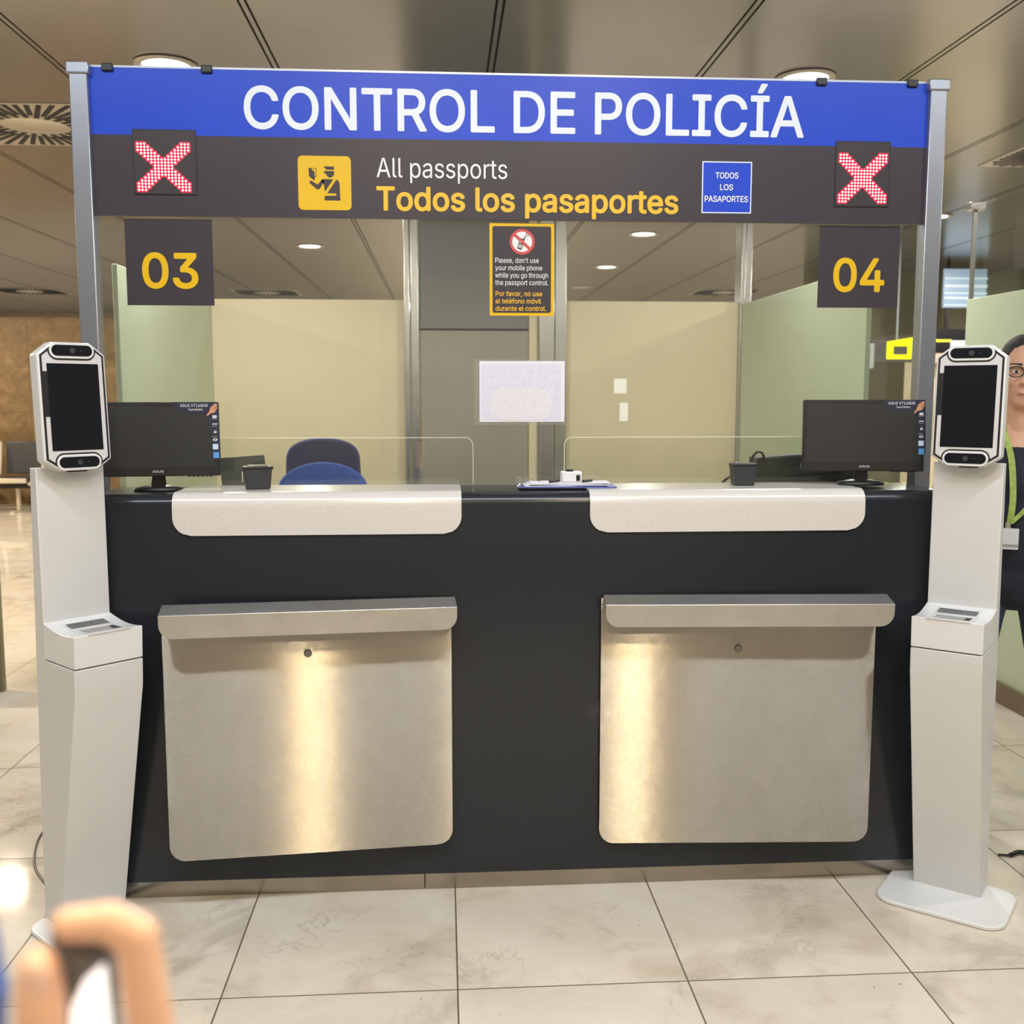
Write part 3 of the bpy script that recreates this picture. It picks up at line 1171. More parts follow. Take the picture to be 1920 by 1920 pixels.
# small blue plate TODOS LOS PASAPORTES
bx0, bx1, bz0, bz1 = at(1316, 350, SY).x, at(1409, 350, SY).x, sgz(1360, 400), sgz(1360, 303)
pn = obj('all_passports_plate', box(bx0, bx1, SY - 0.0012, SY, bz0, bz1), 'letter_white', sg, world=True, smooth=0, label='small blue square plate with white border')
obj('plate_face', box(bx0 + 0.0035, bx1 - 0.0035, SY - 0.0018, SY - 0.001, bz0 + 0.0035, bz1 - 0.0035), 'blue', pn, world=True, smooth=0)
bm = BM()
for body, a, b, yb, yt in (('TODOS', 1341, 1384, 335, 323.5), ('LOS', 1349.5, 1374, 357, 345.5), ('PASAPORTES', 1320.5, 1402, 379, 367.5)):
    add_text(bm, body, at(a, yb, SY).x, at(b, yb, SY).x, sgz(1360, yb), sgz(1360, yt), SY - 0.0022, bold=0.03)
obj('plate_lettering', bm, 'white_vinyl', pn, world=True, smooth=0)

# yellow pictogram of an officer checking a passport
qx0, qx1, qz0, qz1 = at(559, 340, SY).x, at(658.5, 340, SY).x, sgz(608, 394), sgz(608, 292.5)
pc = obj('pictogram_plate', prism(rrect(qx0, qx1, qz0, qz1, 0.014, 6), SY - 0.0012, SY), 'yellow', sg, world=True, smooth=0, label='yellow rounded pictogram plate with dark officer figure')


def pic(pts):
    return [(qx0 + (x - 88) / 484 * (qx1 - qx0), qz1 - (y - 103) / 494 * (qz1 - qz0)) for x, y in pts]


bm = BM()
PY0, PY1 = SY - 0.0022, SY - 0.0010
for poly in (
        [(322, 198), (418, 200), (417, 226), (346, 227), (338, 215)],
        [(322, 243), (336, 240), (417, 240), (417, 262), (411, 281), (396, 295), (377, 299), (358, 290), (347, 276), (342, 264), (324, 258), (333, 251)],
        [(186, 214), (256, 216), (256, 290), (242, 297), (237, 328), (188, 290)],
        [(192, 336), (207, 330), (266, 366), (306, 318), (328, 330), (284, 402), (266, 411), (252, 402), (194, 352)],
        [(300, 322), (322, 314), (408, 316), (330, 428), (324, 366), (312, 352)],
        [(352, 442), (430, 330), (440, 316), (458, 332), (466, 352), (470, 508), (328, 508), (328, 468), (434, 464), (434, 442)]):
    add_prism(bm, pic(poly), PY0, PY1)
obj('officer_figure', bm, 'brown', pc, world=True, smooth=0)
bm = BM()
add_prism(bm, pic([(208, 221), (251, 221), (251, 286), (241, 291), (241, 252)]), PY0 - 0.0006, PY0)
obj('passport_page', bm, 'yellow', pc, world=True, smooth=0)


# LED crosses
def led(px0, py0, px1, py1, dx0, dy0, dx1, dy1, lab):
    x0, x1, z0, z1 = at(px0, py1, SY).x, at(px1, py1, SY).x, sgz((px0 + px1) / 2, py1), sgz((px0 + px1) / 2, py0)
    p = obj('led_display', box(x0, x1, SY - 0.004, SY + 0.002, z0, z1), 'led_panel', sg, world=True, bevel=0.001, label=lab)
    rows = [set([0, 1, 2, 13, 14, 15]), set(range(0, 4)) | set(range(12, 16)), set(range(0, 5)) | set(range(11, 16)),
            set(range(1, 6)) | set(range(10, 15)), set(range(2, 7)) | set(range(9, 14)), set(range(3, 13)), set(range(4, 12)),
            set(range(5, 11)), set(range(5, 11)), set(range(4, 12)), set(range(3, 13)), set(range(2, 7)) | set(range(9, 14)),
            set(range(1, 6)) | set(range(10, 15)), set(range(0, 5)) | set(range(11, 16)), set(range(0, 4)) | set(range(12, 16)),
            set([0, 1, 2, 13, 14, 15])]
    a, b = at(dx0, dy0, SY), at(dx1, dy1, SY)
    bm = BM()
    prof = [(0, 0.0040), (0.0018, 0.0036), (0.0031, 0.0020), (0.0036, 0.0006), (0.0036, 0), (0, 0)]
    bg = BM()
    for j, rw in enumerate(rows):
        for i in rw:
            n0 = len(bm.verts)
            add_lathe(bm, prof, 8)
            bm.verts.ensure_lookup_table()
            m = Matrix.Translation((a.x + (b.x - a.x) * i / 15, SY - 0.0042, a.z + (b.z - a.z) * j / 15)) @ Matrix.Rotation(R(90), 4, 'X')
            bmesh.ops.transform(bm, matrix=m, verts=bm.verts[n0:])
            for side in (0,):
                add_prism(bg, ellipse(m.translation.x, m.translation.z, 0.0074, 0.0074, 12), SY - 0.0046, SY - 0.0039)  # glowing red disc stands in for the halo of each dot
    obj('led_halo_discs', bg, 'led_halo', p, world=True, smooth=0, label='red glowing discs that imitate the halo around the LED dots')
    obj('lit_cross', bm, 'led', p, world=True, smooth=60, label='red cross of lit LED dots')
    bm = BM()
    t = 0.0022
    for f in ((x0 - t, x1 + t, z1, z1 + t), (x0 - t, x0, z0, z1), (x1, x1 + t, z0, z1)):
        add_box(bm, f[0], f[1], SY - 0.004, SY, f[2], f[3])
    obj('display_rim', bm, 'brown', p, world=True, smooth=0)


led(254, 245, 369, 365, 258.5, 270, 356, 357.5, 'black LED panel with a red cross at the left end')
led(1565, 267, 1663.5, 388, 1575.5, 291, 1657, 379, 'black LED panel with a red cross at the right end')


# lane number plates stuck on the glass below the sign
def number_plate(body, px0, px1, py0, py1, t0, t1, tb, tt, lab):
    Yp = GY - 0.004
    x0, x1 = at(px0, py1, Yp).x, at(px1, py1, Yp).x
    z0, z1 = at((px0 + px1) / 2, py1, Yp).z, at((px0 + px1) / 2, py0, Yp).z
    x0 = (at(px0, py0, Yp).x + x0) / 2
    t = thing('lane_number_plate', lab, 'sign', ((x0 + x1) / 2, Yp, z0), 0, 'lane number plates')
    obj('plate', box(x0, x1, Yp, Yp + 0.0035, z0, z1), 'brown', t, world=True)
    obj('lettering', text(body, at(t0, tb, Yp).x, at(t1, tb, Yp).x, at((t0 + t1) / 2, tb, Yp).z, at((t0 + t1) / 2, tt, Yp).z, Yp - 0.0008, bold=0.032), 'yellow', t, world=True, smooth=0, label='yellow number %s' % body)


number_plate('03', 236, 402, 411, 572.5, 268, 373, 541, 474, 'dark plate with yellow number 03 on the glass')
number_plate('04', 1535, 1682, 424, 577, 1561, 1657, 547.5, 484, 'dark plate with yellow number 04 on the glass')

# no-phone notice
Yn = GY - 0.004
nx0, nx1, nz0, nz1 = at(918, 500, Yn).x, at(1038.5, 500, Yn).x, at(978, 592, Yn).z, at(978, 418.5, Yn).z
nt_ = thing('no_phone_notice', 'yellow-edged dark notice with a crossed-out phone on the glass', 'notice', ((nx0 + nx1) / 2, Yn, nz0))
obj('border', box(nx0, nx1, Yn, Yn + 0.0035, nz0, nz1), 'yellow', nt_, world=True)
obj('face', prism(rrect(nx0 + 0.009, nx1 - 0.009, nz0 + 0.009, nz1 - 0.0095, 0.006), Yn - 0.0008, Yn), 'brown', nt_, world=True, smooth=0)
cx, cz, rr = at(979, 453, Yn).x, at(979, 453.5, Yn).z, 0.0385
ring = obj('prohibition_ring', prism(ellipse(cx, cz, rr, rr, 40), Yn - 0.0014, Yn - 0.0006), 'red', nt_, world=True, smooth=0)
obj('ring_field', prism(ellipse(cx, cz, rr * 0.79, rr * 0.79, 40), Yn - 0.0018, Yn - 0.0012), 'white_vinyl', ring, world=True, smooth=0)
bm = BM()
mph = Matrix.Translation((cx - 0.004, 0, cz - 0.007)) @ Matrix.Rotation(R(18), 4, 'Y')
add_prism(bm, rrect(-0.0075, 0.0075, -0.016, 0.017, 0.002), Yn - 0.0023, Yn - 0.0017, 'y', mph)
add_box(bm, 0.0035, 0.0065, Yn - 0.0023, Yn - 0.0017, 0.015, 0.026, mtx=mph)
obj('phone_symbol', bm, 'black', ring, world=True, smooth=0)
bm = BM()
for i in range(3):
    for j in range(3):
        add_box(bm, -0.0055 + i * 0.004, -0.0025 + i * 0.004, Yn - 0.0027, Yn - 0.0022, -0.012 + j * 0.004, -0.009 + j * 0.004, mtx=mph)
add_box(bm, -0.0055, 0.0055, Yn - 0.0027, Yn - 0.0022, 0.003, 0.013, mtx=mph)
obj('phone_keys', bm, 'white_vinyl', ring, world=True, smooth=0)
bm = BM()
for q in (0.007, 0.011, 0.015):
    pts = [(cx + 0.008 + q * math.cos(R(a)), cz + 0.013 + q * math.sin(R(a))) for a in range(10, 81, 14)]
    pts += [(cx + 0.008 + (q - 0.0014) * math.cos(R(a)), cz + 0.013 + (q - 0.0014) * math.sin(R(a))) for a in range(80, 9, -14)]
    add_prism(bm, pts, Yn - 0.0023, Yn - 0.0017)
obj('phone_waves', bm, 'grey_black', ring, world=True, smooth=0)
bm = BM()
add_box(bm, -rr * 0.85, rr * 0.85, Yn - 0.0033, Yn - 0.0027, -0.0042, 0.0042, mtx=Matrix.Translation((cx, 0, cz)) @ Matrix.Rotation(R(42), 4, 'Y'))
obj('diagonal_bar', bm, 'red', ring, world=True, smooth=0)
bm = BM()
for body, a, b, yb in (("Please, don't use", 928.5, 1010, 493), ('your mobile phone', 928.5, 1016.5, 507), ('while you go through', 928.5, 1027.5, 520.8), ('the passport control.', 928.5, 1028, 534.7)):
    add_text(bm, body, at(a, yb, Yn).x, at(b, yb, Yn).x, at(978, yb, Yn).z, at(978, yb - 9.3, Yn).z, Yn - 0.0012, bold=0.006)
obj('lettering', bm, 'white_vinyl', nt_, world=True, smooth=0, label='white English lines')
bm = BM()
for body, a, b, yb in (('Por favor, no use', 929, 1016.5, 555.5), ('el teléfono móvil', 929, 1014.5, 569.3), ('durante el control.', 929, 1024, 583)):
    add_text(bm, body, at(a, yb, Yn).x, at(b, yb, Yn).x, at(978, yb, Yn).z, at(978, yb - 9.3, Yn).z, Yn - 0.0012, bold=0.022)
obj('lettering', bm, 'amber', nt_, world=True, smooth=0, label='yellow Spanish lines')

# sheet of paper in a clear sleeve taped to the glass
hx0, hx1, hz0, hz1 = at(899, 735, Yn).x, at(1058.5, 735, Yn).x, at(978, 791, Yn).z, at(978, 677, Yn).z
pp = thing('paper_notice', 'white landscape paper sheet in a clear sleeve taped on the glass', 'paper', ((hx0 + hx1) / 2, Yn, hz0))
obj('sleeve', box(hx0 - 0.016, hx1 + 0.004, Yn + 0.0005, Yn + 0.002, hz0 - 0.009, hz1 + 0.006), 'sleeve_plastic', pp, world=True, smooth=0)
sh = obj('sheet', box(hx0, hx1, Yn - 0.0008, Yn + 0.0004, hz0, hz1), 'paper', pp, world=True, smooth=0)
obj('print_field', prism(rrect(hx0 + 0.006, hx1 - 0.011, hz0 + 0.006, hz1 - 0.010, 0.004), Yn - 0.0012, Yn - 0.0008), 'paper_print', sh, world=True, smooth=0)
obj('print_oval', prism(rrect(at(917, 760, Yn).x, at(1034, 760, Yn).x, hz0 + 0.004, at(975, 728, Yn).z, 0.045, 10, '1111'), Yn - 0.0016, Yn - 0.0012), 'paper_tint', sh, world=True, smooth=0)

# clear acrylic shields on the counter, rounded upper inner corner
for x0, x1, cor, lab in ((-0.985, 0.092, '0010', 'low clear acrylic shield with rounded corner before the blue chairs'), (0.379, 1.48, '0001', 'low clear acrylic shield with rounded corner on the right half')):
    zt = 1.3665
    ys = 3.226
    t = thing('acrylic_shield', lab, 'shield', ((x0 + x1) / 2, ys, TZ), 0, 'clear acrylic counter shields')
    ol = rrect(x0, x1, TZ + 0.0065, zt, 0.024, 8, cor)
    obj('sheet', prism(ol, ys, ys + 0.005), 'acrylic', t, world=True, smooth=0)
    bm = BM()
    path = [p for p in ol if p[1] > TZ + 0.03]
    inner = x1 if cor == '0010' else x0
    if cor == '0010':
        path = [(inner, TZ + 0.0065)] + path
    else:
        path = path + [(inner, TZ + 0.0065)]
    for (a, b), (c, d) in zip(path, path[1:]):
        L = math.hypot(c - a, d - b)
        if L < 1e-6:
            continue
        add_box(bm, 0, L, -0.0002, 0.0052, -0.0017, 0.0, mtx=Matrix.Translation((a, ys, b)) @ Matrix.Rotation(-math.atan2(d - b, c - a), 4, 'Y'))
    obj('edge_glow', bm, 'acrylic_edge_glow', t, world=True, smooth=0)


# ================================================================== THINGS ON THE COUNTER
def monitor(x, y, rz, lab, dz=0.0005):
    t = thing('touch_monitor', lab, 'monitor', (x, y, TZ + dz), rz, 'touch monitors on the counter')
    W, H, zb = 0.360, 0.218, 0.043
    tilt = Matrix.Translation((0, 0, zb)) @ Matrix.Rotation(R(-4), 4, 'X')
    obj('stand_base', lathe([(0, 0), (0.070, 0), (0.072, 0.004), (0.067, 0.010), (0.03, 0.017), (0, 0.018)], 40, (0, 0.0, 0.0005), 1.0, 0.58), 'black', t, smooth=50)
    bm = BM()
    add_prism(bm, [(-0.022, 0.012), (0.022, 0.012), (0.017, 0.07), (-0.012, 0.07)], -0.004, 0.012)
    obj('stand_neck', bm, 'black', t, bevel=0.003)
    body = obj('housing', prism(rrect(-W / 2, W / 2, 0, H, 0.004, 3), -0.028, -0.002, 'y', tilt), 'black', t, bevel=0.002)
    obj('screen', box(-W / 2 + 0.010, W / 2 - 0.012, -0.0286, -0.0275, 0.030, H - 0.012, mtx=tilt), 'matte_screen', t, smooth=0)
    bm = BM()
    add_box(bm, -W / 2 + 0.006, W / 2 - 0.010, -0.0292, -0.0275, 0.0275, 0.0295, mtx=tilt)
    obj('chin_line', bm, 'grey_black', body, smooth=0)
    bm = text('ASUS', -0.012, 0.020, 0.011, 0.0175, -0.0285, bold=0.02)
    bmesh.ops.transform(bm, matrix=tilt, verts=bm.verts[:])
    obj('maker_lettering', bm, 'st_white', body, smooth=0)
    bm = BM()
    for k in range(6):
        add_box(bm, 0.088 + k * 0.0125, 0.096 + k * 0.0125, -0.026, -0.016, -0.0025, 0.002, mtx=tilt)
    obj('buttons', bm, 'black', body)
    # promotional sticker in the upper right corner
    yb = -0.0292
    st = obj('sticker', prism([(0.050, H), (W / 2, H), (W / 2 + 0.004, 0.055), (W / 2 - 0.003, 0.052), (W / 2 - 0.020, 0.066), (W / 2 - 0.024, H - 0.036), (0.073, H - 0.030), (0.066, H - 0.024)], yb, yb + 0.0006, 'y', tilt), 'st_dark', t, smooth=0, label='promotional sticker with orange hand and blue icons')
    bm = BM()
    add_text(bm, 'ASUS VT168HR', 0.071, 0.150, H - 0.0145, H - 0.006, yb - 0.0002, bold=0.01)
    add_text(bm, 'Touch Monitor', 0.094, 0.136, H - 0.025, H - 0.019, yb - 0.0002, bold=0.02)
    bmesh.ops.transform(bm, matrix=tilt, verts=bm.verts[:])
    obj('sticker_lettering', bm, 'st_white', st, smooth=0)
    bm = BM()
    xs = W / 2 - 0.019
    for z in (H - 0.050, H - 0.072, H - 0.103):
        add_box(bm, xs, xs + 0.015, yb - 0.0005, yb, z, z + 0.0008)
    add_box(bm, xs + 0.002, xs + 0.014, yb - 0.0006, yb, H - 0.047, H - 0.039)
    add_box(bm, xs + 0.001, xs + 0.016, yb - 0.0006, yb, H - 0.0665, H - 0.0635)
    add_prism(bm, [(xs + 0.004, H - 0.091), (xs + 0.008, H - 0.082), (xs + 0.0095, H - 0.089), (xs + 0.013, H - 0.083), (xs + 0.0125, H - 0.092)], yb - 0.0006, yb)
    add_prism(bm, ellipse(xs + 0.0085, H - 0.1115, 0.0065, 0.0042, 16), yb - 0.0006, yb)
    bmesh.ops.transform(bm, matrix=tilt, verts=bm.verts[:])
    obj('sticker_print', bm, 'st_white', st, smooth=0)
    obj('eye_dot', prism(ellipse(xs + 0.0085, H - 0.1115, 0.0022, 0.0022, 12), yb - 0.0010, yb - 0.0005, 'y', tilt), 'st_dark', st, smooth=0)
    obj('sticker_hand', prism([(W / 2 - 0.004, H - 0.004), (W / 2 - 0.002, H - 0.018), (W / 2 - 0.010, H - 0.031), (W / 2 - 0.022, H - 0.034), (W / 2 - 0.031, H - 0.042), (W / 2 - 0.034, H - 0.038), (W / 2 - 0.025, H - 0.026), (W / 2 - 0.022, H - 0.015), (W / 2 - 0.012, H - 0.007)], yb - 0.0008, yb - 0.0001, 'y', tilt), 'st_orange', st, smooth=0)
    obj('icon', box(xs + 0.001, xs + 0.0165, yb - 0.0006, yb, H - 0.140, H - 0.124, mtx=tilt), 'st_pale', st, smooth=0)
    obj('icon', box(xs + 0.002, xs + 0.0185, yb - 0.0006, yb, H - 0.166, H - 0.148, mtx=tilt), 'st_blue', st, smooth=0)
    return t


monitor(-0.845, 3.138, R(6), 'black monitor with corner sticker behind the left white kiosk')
monitor(1.292, 3.132, R(-11), 'black monitor with corner sticker beside the right white kiosk', 0.0066)


def reader(x, y, rz, w, lab, stick):
    t = thing('document_reader', lab, 'scanner', (x, y, TZ + 0.0062), rz, 'small dark document readers')
    h = 0.062
    bm = BM()
    pts = [(-w / 2 + 0.006, 0), (w / 2 - 0.006, 0), (w / 2, h), (-w / 2, h)]
    add_prism(bm, pts, -0.032, 0.030)
    obj('case', bm, 'grey_black', t, bevel=0.004)
    obj('case_lid', box(-w / 2 - 0.001, w / 2 + 0.003, -0.033, 0.031, h - 0.004, h + 0.005), 'black', t, bevel=0.002)
    obj('scan_window', box(-w / 2 + 0.012, w / 2 - 0.012, -0.026, 0.024, h + 0.0045, h + 0.0085), 'reader_glass', t, bevel=0.002)
    if stick:
        obj('silver_sticker', box(-w / 2 - 0.0042, -w / 2 - 0.0026, -0.022, -0.004, 0.022, 0.052), 'silver_tag', t, smooth=0)
    return t


reader(at(483, 900, 3.13).x, 3.13, R(14), 0.082, 'dark cube-shaped document reader on the left white ledge', True)
reader(at(1392, 900, 3.16).x, 3.16, R(-2), 0.072, 'dark cube-shaped document reader on the right white ledge', False)

# clipboard with papers, stamp box and pens between the ledges
ca, cb_ = at(975, 918, 3.09), at(1152, 917, 3.09)
cbx = thing('clipboard', 'blue clipboard folder lying on the black counter top between the ledges', 'clipboard', ((ca.x + cb_.x) / 2, 3.135, TZ + 0.0062), R(-2))
obj('board', box(-0.145, 0.150, -0.055, 0.062, 0, 0.004), 'clip_blue', cbx, bevel=0.001)
obj('cover_flap', prism([(-0.150, 0.0), (-0.110, 0.004), (-0.06, 0.012), (-0.150, 0.028)], 0.0, 0.04), 'sleeve_plastic', cbx)
obj('clip', tube([(-0.148, -0.05, 0.004), (-0.142, -0.05, 0.012), (-0.138, 0.0, 0.013), (-0.142, 0.04, 0.010)], 0.0025), 'chrome', cbx)
z = TZ + 0.0106
for k, (dx, rz, w, h) in enumerate(((-0.01, 3, .118, .05), (0.004, -2, .125, .05), (-0.006, 5, .11, .048), (0.012, 1, .12, .046))):
    p = obj('paper_sheet', box(-w, w, -h, h, 0, 0.0022), 'paper', None, bevel=0.0004)
    p.location = ((ca.x + cb_.x) / 2 + dx, 3.138, z)
    p.rotation_euler = (0, 0, R(rz - 2))
    tag(p, 'white paper sheet in the loose stack on the blue clipboard', 'paper', 'papers on the clipboard')
    z += 0.0026
sb = thing('stamp_box', 'small white box with black top button on the clipboard papers', 'stamp', (at(1071, 905, 3.13).x, 3.135, z), R(4))
obj('case', box(-0.030, 0.030, -0.02, 0.02, 0, 0.032), 'white_vinyl', sb, bevel=0.003)
obj('button', lathe([(0, 0), (0.012, 0), (0.012, 0.005), (0, 0.006)], 16, (-0.005, 0, 0.032)), 'black', sb)
obj('side_slot', box(0.012, 0.024, -0.0216, -0.0195, 0.004, 0.022), 'black', sb, bevel=0.001)
for (a, b, y_, lab) in (((1030, 912), (1050, 912), 3.10, 'black pen lying left of the white stamp box'), ((1092, 912), (1112, 905), 3.11, 'black pen lying right of the white stamp box')):
    p0, p1 = at(*a, y_), at(*b, y_)
    o = obj('pen', tube([(p0.x, y_ - 0.008, z + 0.004), (p1.x, y_ + 0.025, z + 0.0042)], 0.0038), 'black', None)
    tag(o, lab, 'pen', 'pens on the papers')

# things on the staff side of the glass
t = thing('document_tray', 'olive-black slanted tray behind the left monitor', 'tray', (-0.667, 3.46, 1.10), R(4))
obj('back_plate', prism([(-0.055, 0.004), (0.090, 0.004), (0.070, 0.212), (-0.078, 0.202)], 0.03, 0.048, 'y', Matrix.Rotation(R(-14), 4, 'X')), 'olive_black', t, bevel=0.003)
obj('foot', box(-0.06, 0.09, -0.03, 0.10, 0, 0.012), 'olive_black', t, bevel=0.003)
t = thing('equipment_case', 'low black equipment case with grille behind the right monitor', 'case', (1.24, 3.49, 1.10), R(-3))
obj('shell', prism([(-0.19, 0.0), (0.20, 0.0), (0.20, 0.205), (-0.06, 0.196), (-0.178, 0.186)], -0.05, 0.06), 'olive_black', t, bevel=0.005)
bm = BM()
for k in range(5):
    add_box(bm, -0.03, 0.03, -0.0525, -0.0495, 0.150 + k * 0.0042, 0.1522 + k * 0.0042)
obj('grille', bm, 'badge_grey', t, smooth=0)
obj('handle', box(-0.07, 0.12, -0.054, -0.049, 0.130, 0.134, mtx=Matrix.Rotation(R(-4), 4, 'Y')), 'black', t)
o = obj('cable', tube(smooth_path([Vector((at(1352, 906, 3.36).x - 0.05, 3.42, 1.105)), at(1352, 908, 3.36), at(1372, 892, 3.38), at(1402, 872, 3.40), at(1413, 854, 3.41), at(1422, 847, 3.42), at(1430, 851, 3.43), at(1433, 862, 3.44)]), 0.0042), 'black')
tag(o, 'black looped cable rising behind the right document reader', 'cable')


# ================================================================== CHAIRS IN THE BOOTH
def office_chair(x, y, rz, fabric, w, h, zc, lab, top_round):
    t = thing('office_chair', lab, 'chair', (x, y, 0), rz, 'blue staff chairs in the booth')
    bm = BM()
    pts = []
    n = 20
    for k in range(n + 1):
        a = PI * k / n
        pts.append((w * math.cos(a) * (1 - 0.06 * math.sin(a)), zc + h * math.sin(a) ** top_round))
    lo = [(-w * 1.02, zc - 0.12), (-w * 0.85, zc - 0.22), (w * 0.85, zc - 0.22), (w * 1.02, zc - 0.12)]
    add_prism(bm, pts + lo, -0.03, 0.03)
    obj('backrest', bm, fabric, t, bevel=0.022, bseg=4)
    obj('seat', prism(rrect(-0.23, 0.23, -0.22, 0.24, 0.08), 0.70, 0.78, 'z', Matrix.Translation((0, 0.2, 0))), fabric, t, bevel=0.025, bseg=3)
    obj('back_bar', tube(smooth_path([(0, 0.036, zc - 0.02), (0, 0.045, zc - 0.2), (0, 0.05, 0.72), (0, 0.2, 0.68)]), 0.016), 'black', t)
    obj('gas_column', lathe([(0, 0.05), (0.03, 0.05), (0.03, 0.4), (0.02, 0.41), (0.02, 0.7), (0, 0.7)], 16, (0, 0.2, 0)), 'black', t)
    for k in range(5):
        a = 2 * PI * k / 5 + 0.3
        lg = obj('base_leg', tube([(0, 0.2, 0.075), (0.28 * math.cos(a), 0.2 + 0.28 * math.sin(a), 0.055)], [0.02, 0.013]), 'black', t)
        obj('caster', lathe([(0, 0), (0.018, 0.004), (0.025, 0.025), (0.018, 0.046), (0, 0.05)], 12, (0.28 * math.cos(a), 0.2 + 0.28 * math.sin(a), 0.0)), 'black', lg)
    return t


office_chair(-0.465, 4.05, R(0), 'blue_fabric', 0.172, 0.105, 1.135, 'near staff chair, domed royal blue back just above the left ledge', 0.9)
office_chair(-0.585, 5.12, R(180), 'navy_fabric', 0.182, 0.195, 1.095, 'far staff chair, taller dark navy back behind the royal blue one', 0.35)


# ================================================================== BIOMETRIC KIOSKS
def kiosk(x, y, a, lab, bu=(-0.172, 0.186)):
    t = thing('biometric_kiosk', lab, 'kiosk', (x, y, 0), a, 'white biometric kiosks')
    W = 0.1904
    h = W / 2
    p, ps, dT, dB, zt, zb, zs, ct = 0.1765, 0.172, 0.036, 0.086, 0.872, 0.884, 0.783, 1.304
    obj('base_plate', prism(rrect(bu[0], bu[1], -0.184, 0.088, 0.058, 8), 0.0, 0.014, 'z'), 'kiosk_gloss', t, bevel=0.005, bseg=3)
    # column: thicker at the foot
    obj('column', prism([(0.0, 0.012), (0.0, ct), (dT, ct), (dB, 0.012)], -h, h, 'x'), 'kiosk', t, bevel=0.0025)
    # tapering pedestal
    obj('pedestal', prism([(0.001, 0.0125), (-0.012, 0.0125), (-ps + 0.004, zs - 0.075), (-ps, zs - 0.003), (0.001, zs - 0.003)], -h - 0.0012, h + 0.0012, 'x'), 'kiosk', t, bevel=0.002)
    # reader head with concave sloping top
    top = []
    for k in range(9):
        q = k / 8
        top.append((-p * q, zb + (zt - zb) * q - 0.010 * math.sin(PI * q)))
    prof = [(0.001, zs + 0.0005), (0.001, zb)] + top[1:] + [(-p, zt - 0.004), (-ps, zs + 0.0005)]
    hd = obj('reader_head', prism(prof, -h - 0.0012, h + 0.0012, 'x'), 'kiosk_gloss', t, bevel=0.002)
    def zat(w):
        q = -w / p
        return zb + (zt - zb) * q - 0.010 * math.sin(PI * q)
    def slab(u0, u1, w0, w1, up, name, m, lift=0.0):
        n = 6
        bm = BM()
        rows = []
        for k in range(n + 1):
            w = w0 + (w1 - w0) * k / n
            zz = zat(w) + lift
            rows.append([bm.verts.new((u, w, z_)) for u, z_ in ((u0, zz - 0.003), (u0, zz + up), (u1, zz + up), (u1, zz - 0.003))])
        for r0, r1 in zip(rows, rows[1:]):
            for k in range(4):
                bm.faces.new((r0[k], r0[(k + 1) % 4], r1[(k + 1) % 4], r1[k]))
        bm.faces.new(rows[0])
        bm.faces.new(list(reversed(rows[-1])))
        return obj(name, bm, m, hd, bevel=0.001)
    slab(-0.058, 0.062, -0.030, -p - 0.0022, 0.0016, 'reader_surround', 'bezel')
    slab(-0.052, 0.056, -0.036, -0.074, 0.0026, 'reader_label_plate', 'reader_plate')
    slab(-0.045, 0.052, -0.098, -0.150, 0.0022, 'document_window', 'reader_glass')
    slab(0.036, 0.051, -0.104, -0.146, 0.0027, 'window_edge', 'gap')
    # face capture unit on the column
    fu = thing_part('capture_unit', t, (0.001, -0.004, 1.294), R(-3))
    w2, H = 0.0935, 0.343
    ol = [(-0.052, 0), (0.052, 0), (w2, 0.028), (w2, H - 0.032), (0.052, H), (-0.052, H), (-w2, H - 0.032), (-w2, 0.028)]
    def inset(pts, d):
        cxm, czm = 0, H / 2
        out = []
        n = len(pts)
        for i in range(n):
            p0, p1, p2 = Vector(pts[i - 1]), Vector(pts[i]), Vector(pts[(i + 1) % n])
            e1, e2 = (p1 - p0).normalized(), (p2 - p1).normalized()
            n1, n2 = Vector((-e1.y, e1.x)), Vector((-e2.y, e2.x))
            b = (n1 + n2).normalized()
            out.append(tuple(p1 + b * (d / max(0.3, b.dot(n1)))))
        return out
    obj('unit_housing', prism(ol, -0.048, 0.0), 'kiosk_gloss', fu, bevel=0.006, bseg=3)
    obj('groove', prism(inset(ol, 0.0060), -0.0490, -0.0475), 'black', fu, smooth=0)
    bz = inset(ol, 0.0118)
    obj('front_bezel', prism(bz, -0.0496, -0.0485), 'bezel', fu, smooth=0)
    for zc_, nm in ((H - 0.0225, 'upper'), (0.0225, 'lower')):
        gap_ol = rrect(-0.0655, 0.0655, zc_ - 0.0255, zc_ + 0.006, 0.0252, 8, '1100') if nm == 'upper' else rrect(-0.0655, 0.0655, zc_ - 0.006, zc_ + 0.0255, 0.0252, 8, '0011')
        obj('camera_bar_gap', prism(gap_ol, -0.0504, -0.0490), 'black', fu, smooth=0)
        cb = obj('camera_bar_rim', prism(rrect(-0.0615, 0.0615, zc_ - 0.021, zc_ + 0.021, 0.0208, 8), -0.0520, -0.0500), 'kiosk_gloss', fu, bevel=0.001)
        obj('camera_bar', prism(rrect(-0.0555, 0.0555, zc_ - 0.0145, zc_ + 0.0145, 0.0143, 8), -0.0530, -0.0515), 'screen', fu, smooth=0, label='black %s camera strip' % nm)
        bm = BM()
        add_prism(bm, ellipse(0.001, zc_, 0.0075, 0.0075, 20), -0.0538, -0.0529)
        add_prism(bm, ellipse(0.024, zc_, 0.002, 0.002, 12), -0.0538, -0.0529)
        obj('lens', bm, 'grey_black', cb, smooth=0)
    obj('screen', box(-0.0705, 0.0705, -0.0504, -0.0494, 0.054, H - 0.057), 'screen', fu, smooth=0)
    obj('screen_side_notch', box(-0.0865, -0.0695, -0.0503, -0.0493, 0.145, H - 0.078), 'black', fu, smooth=0)
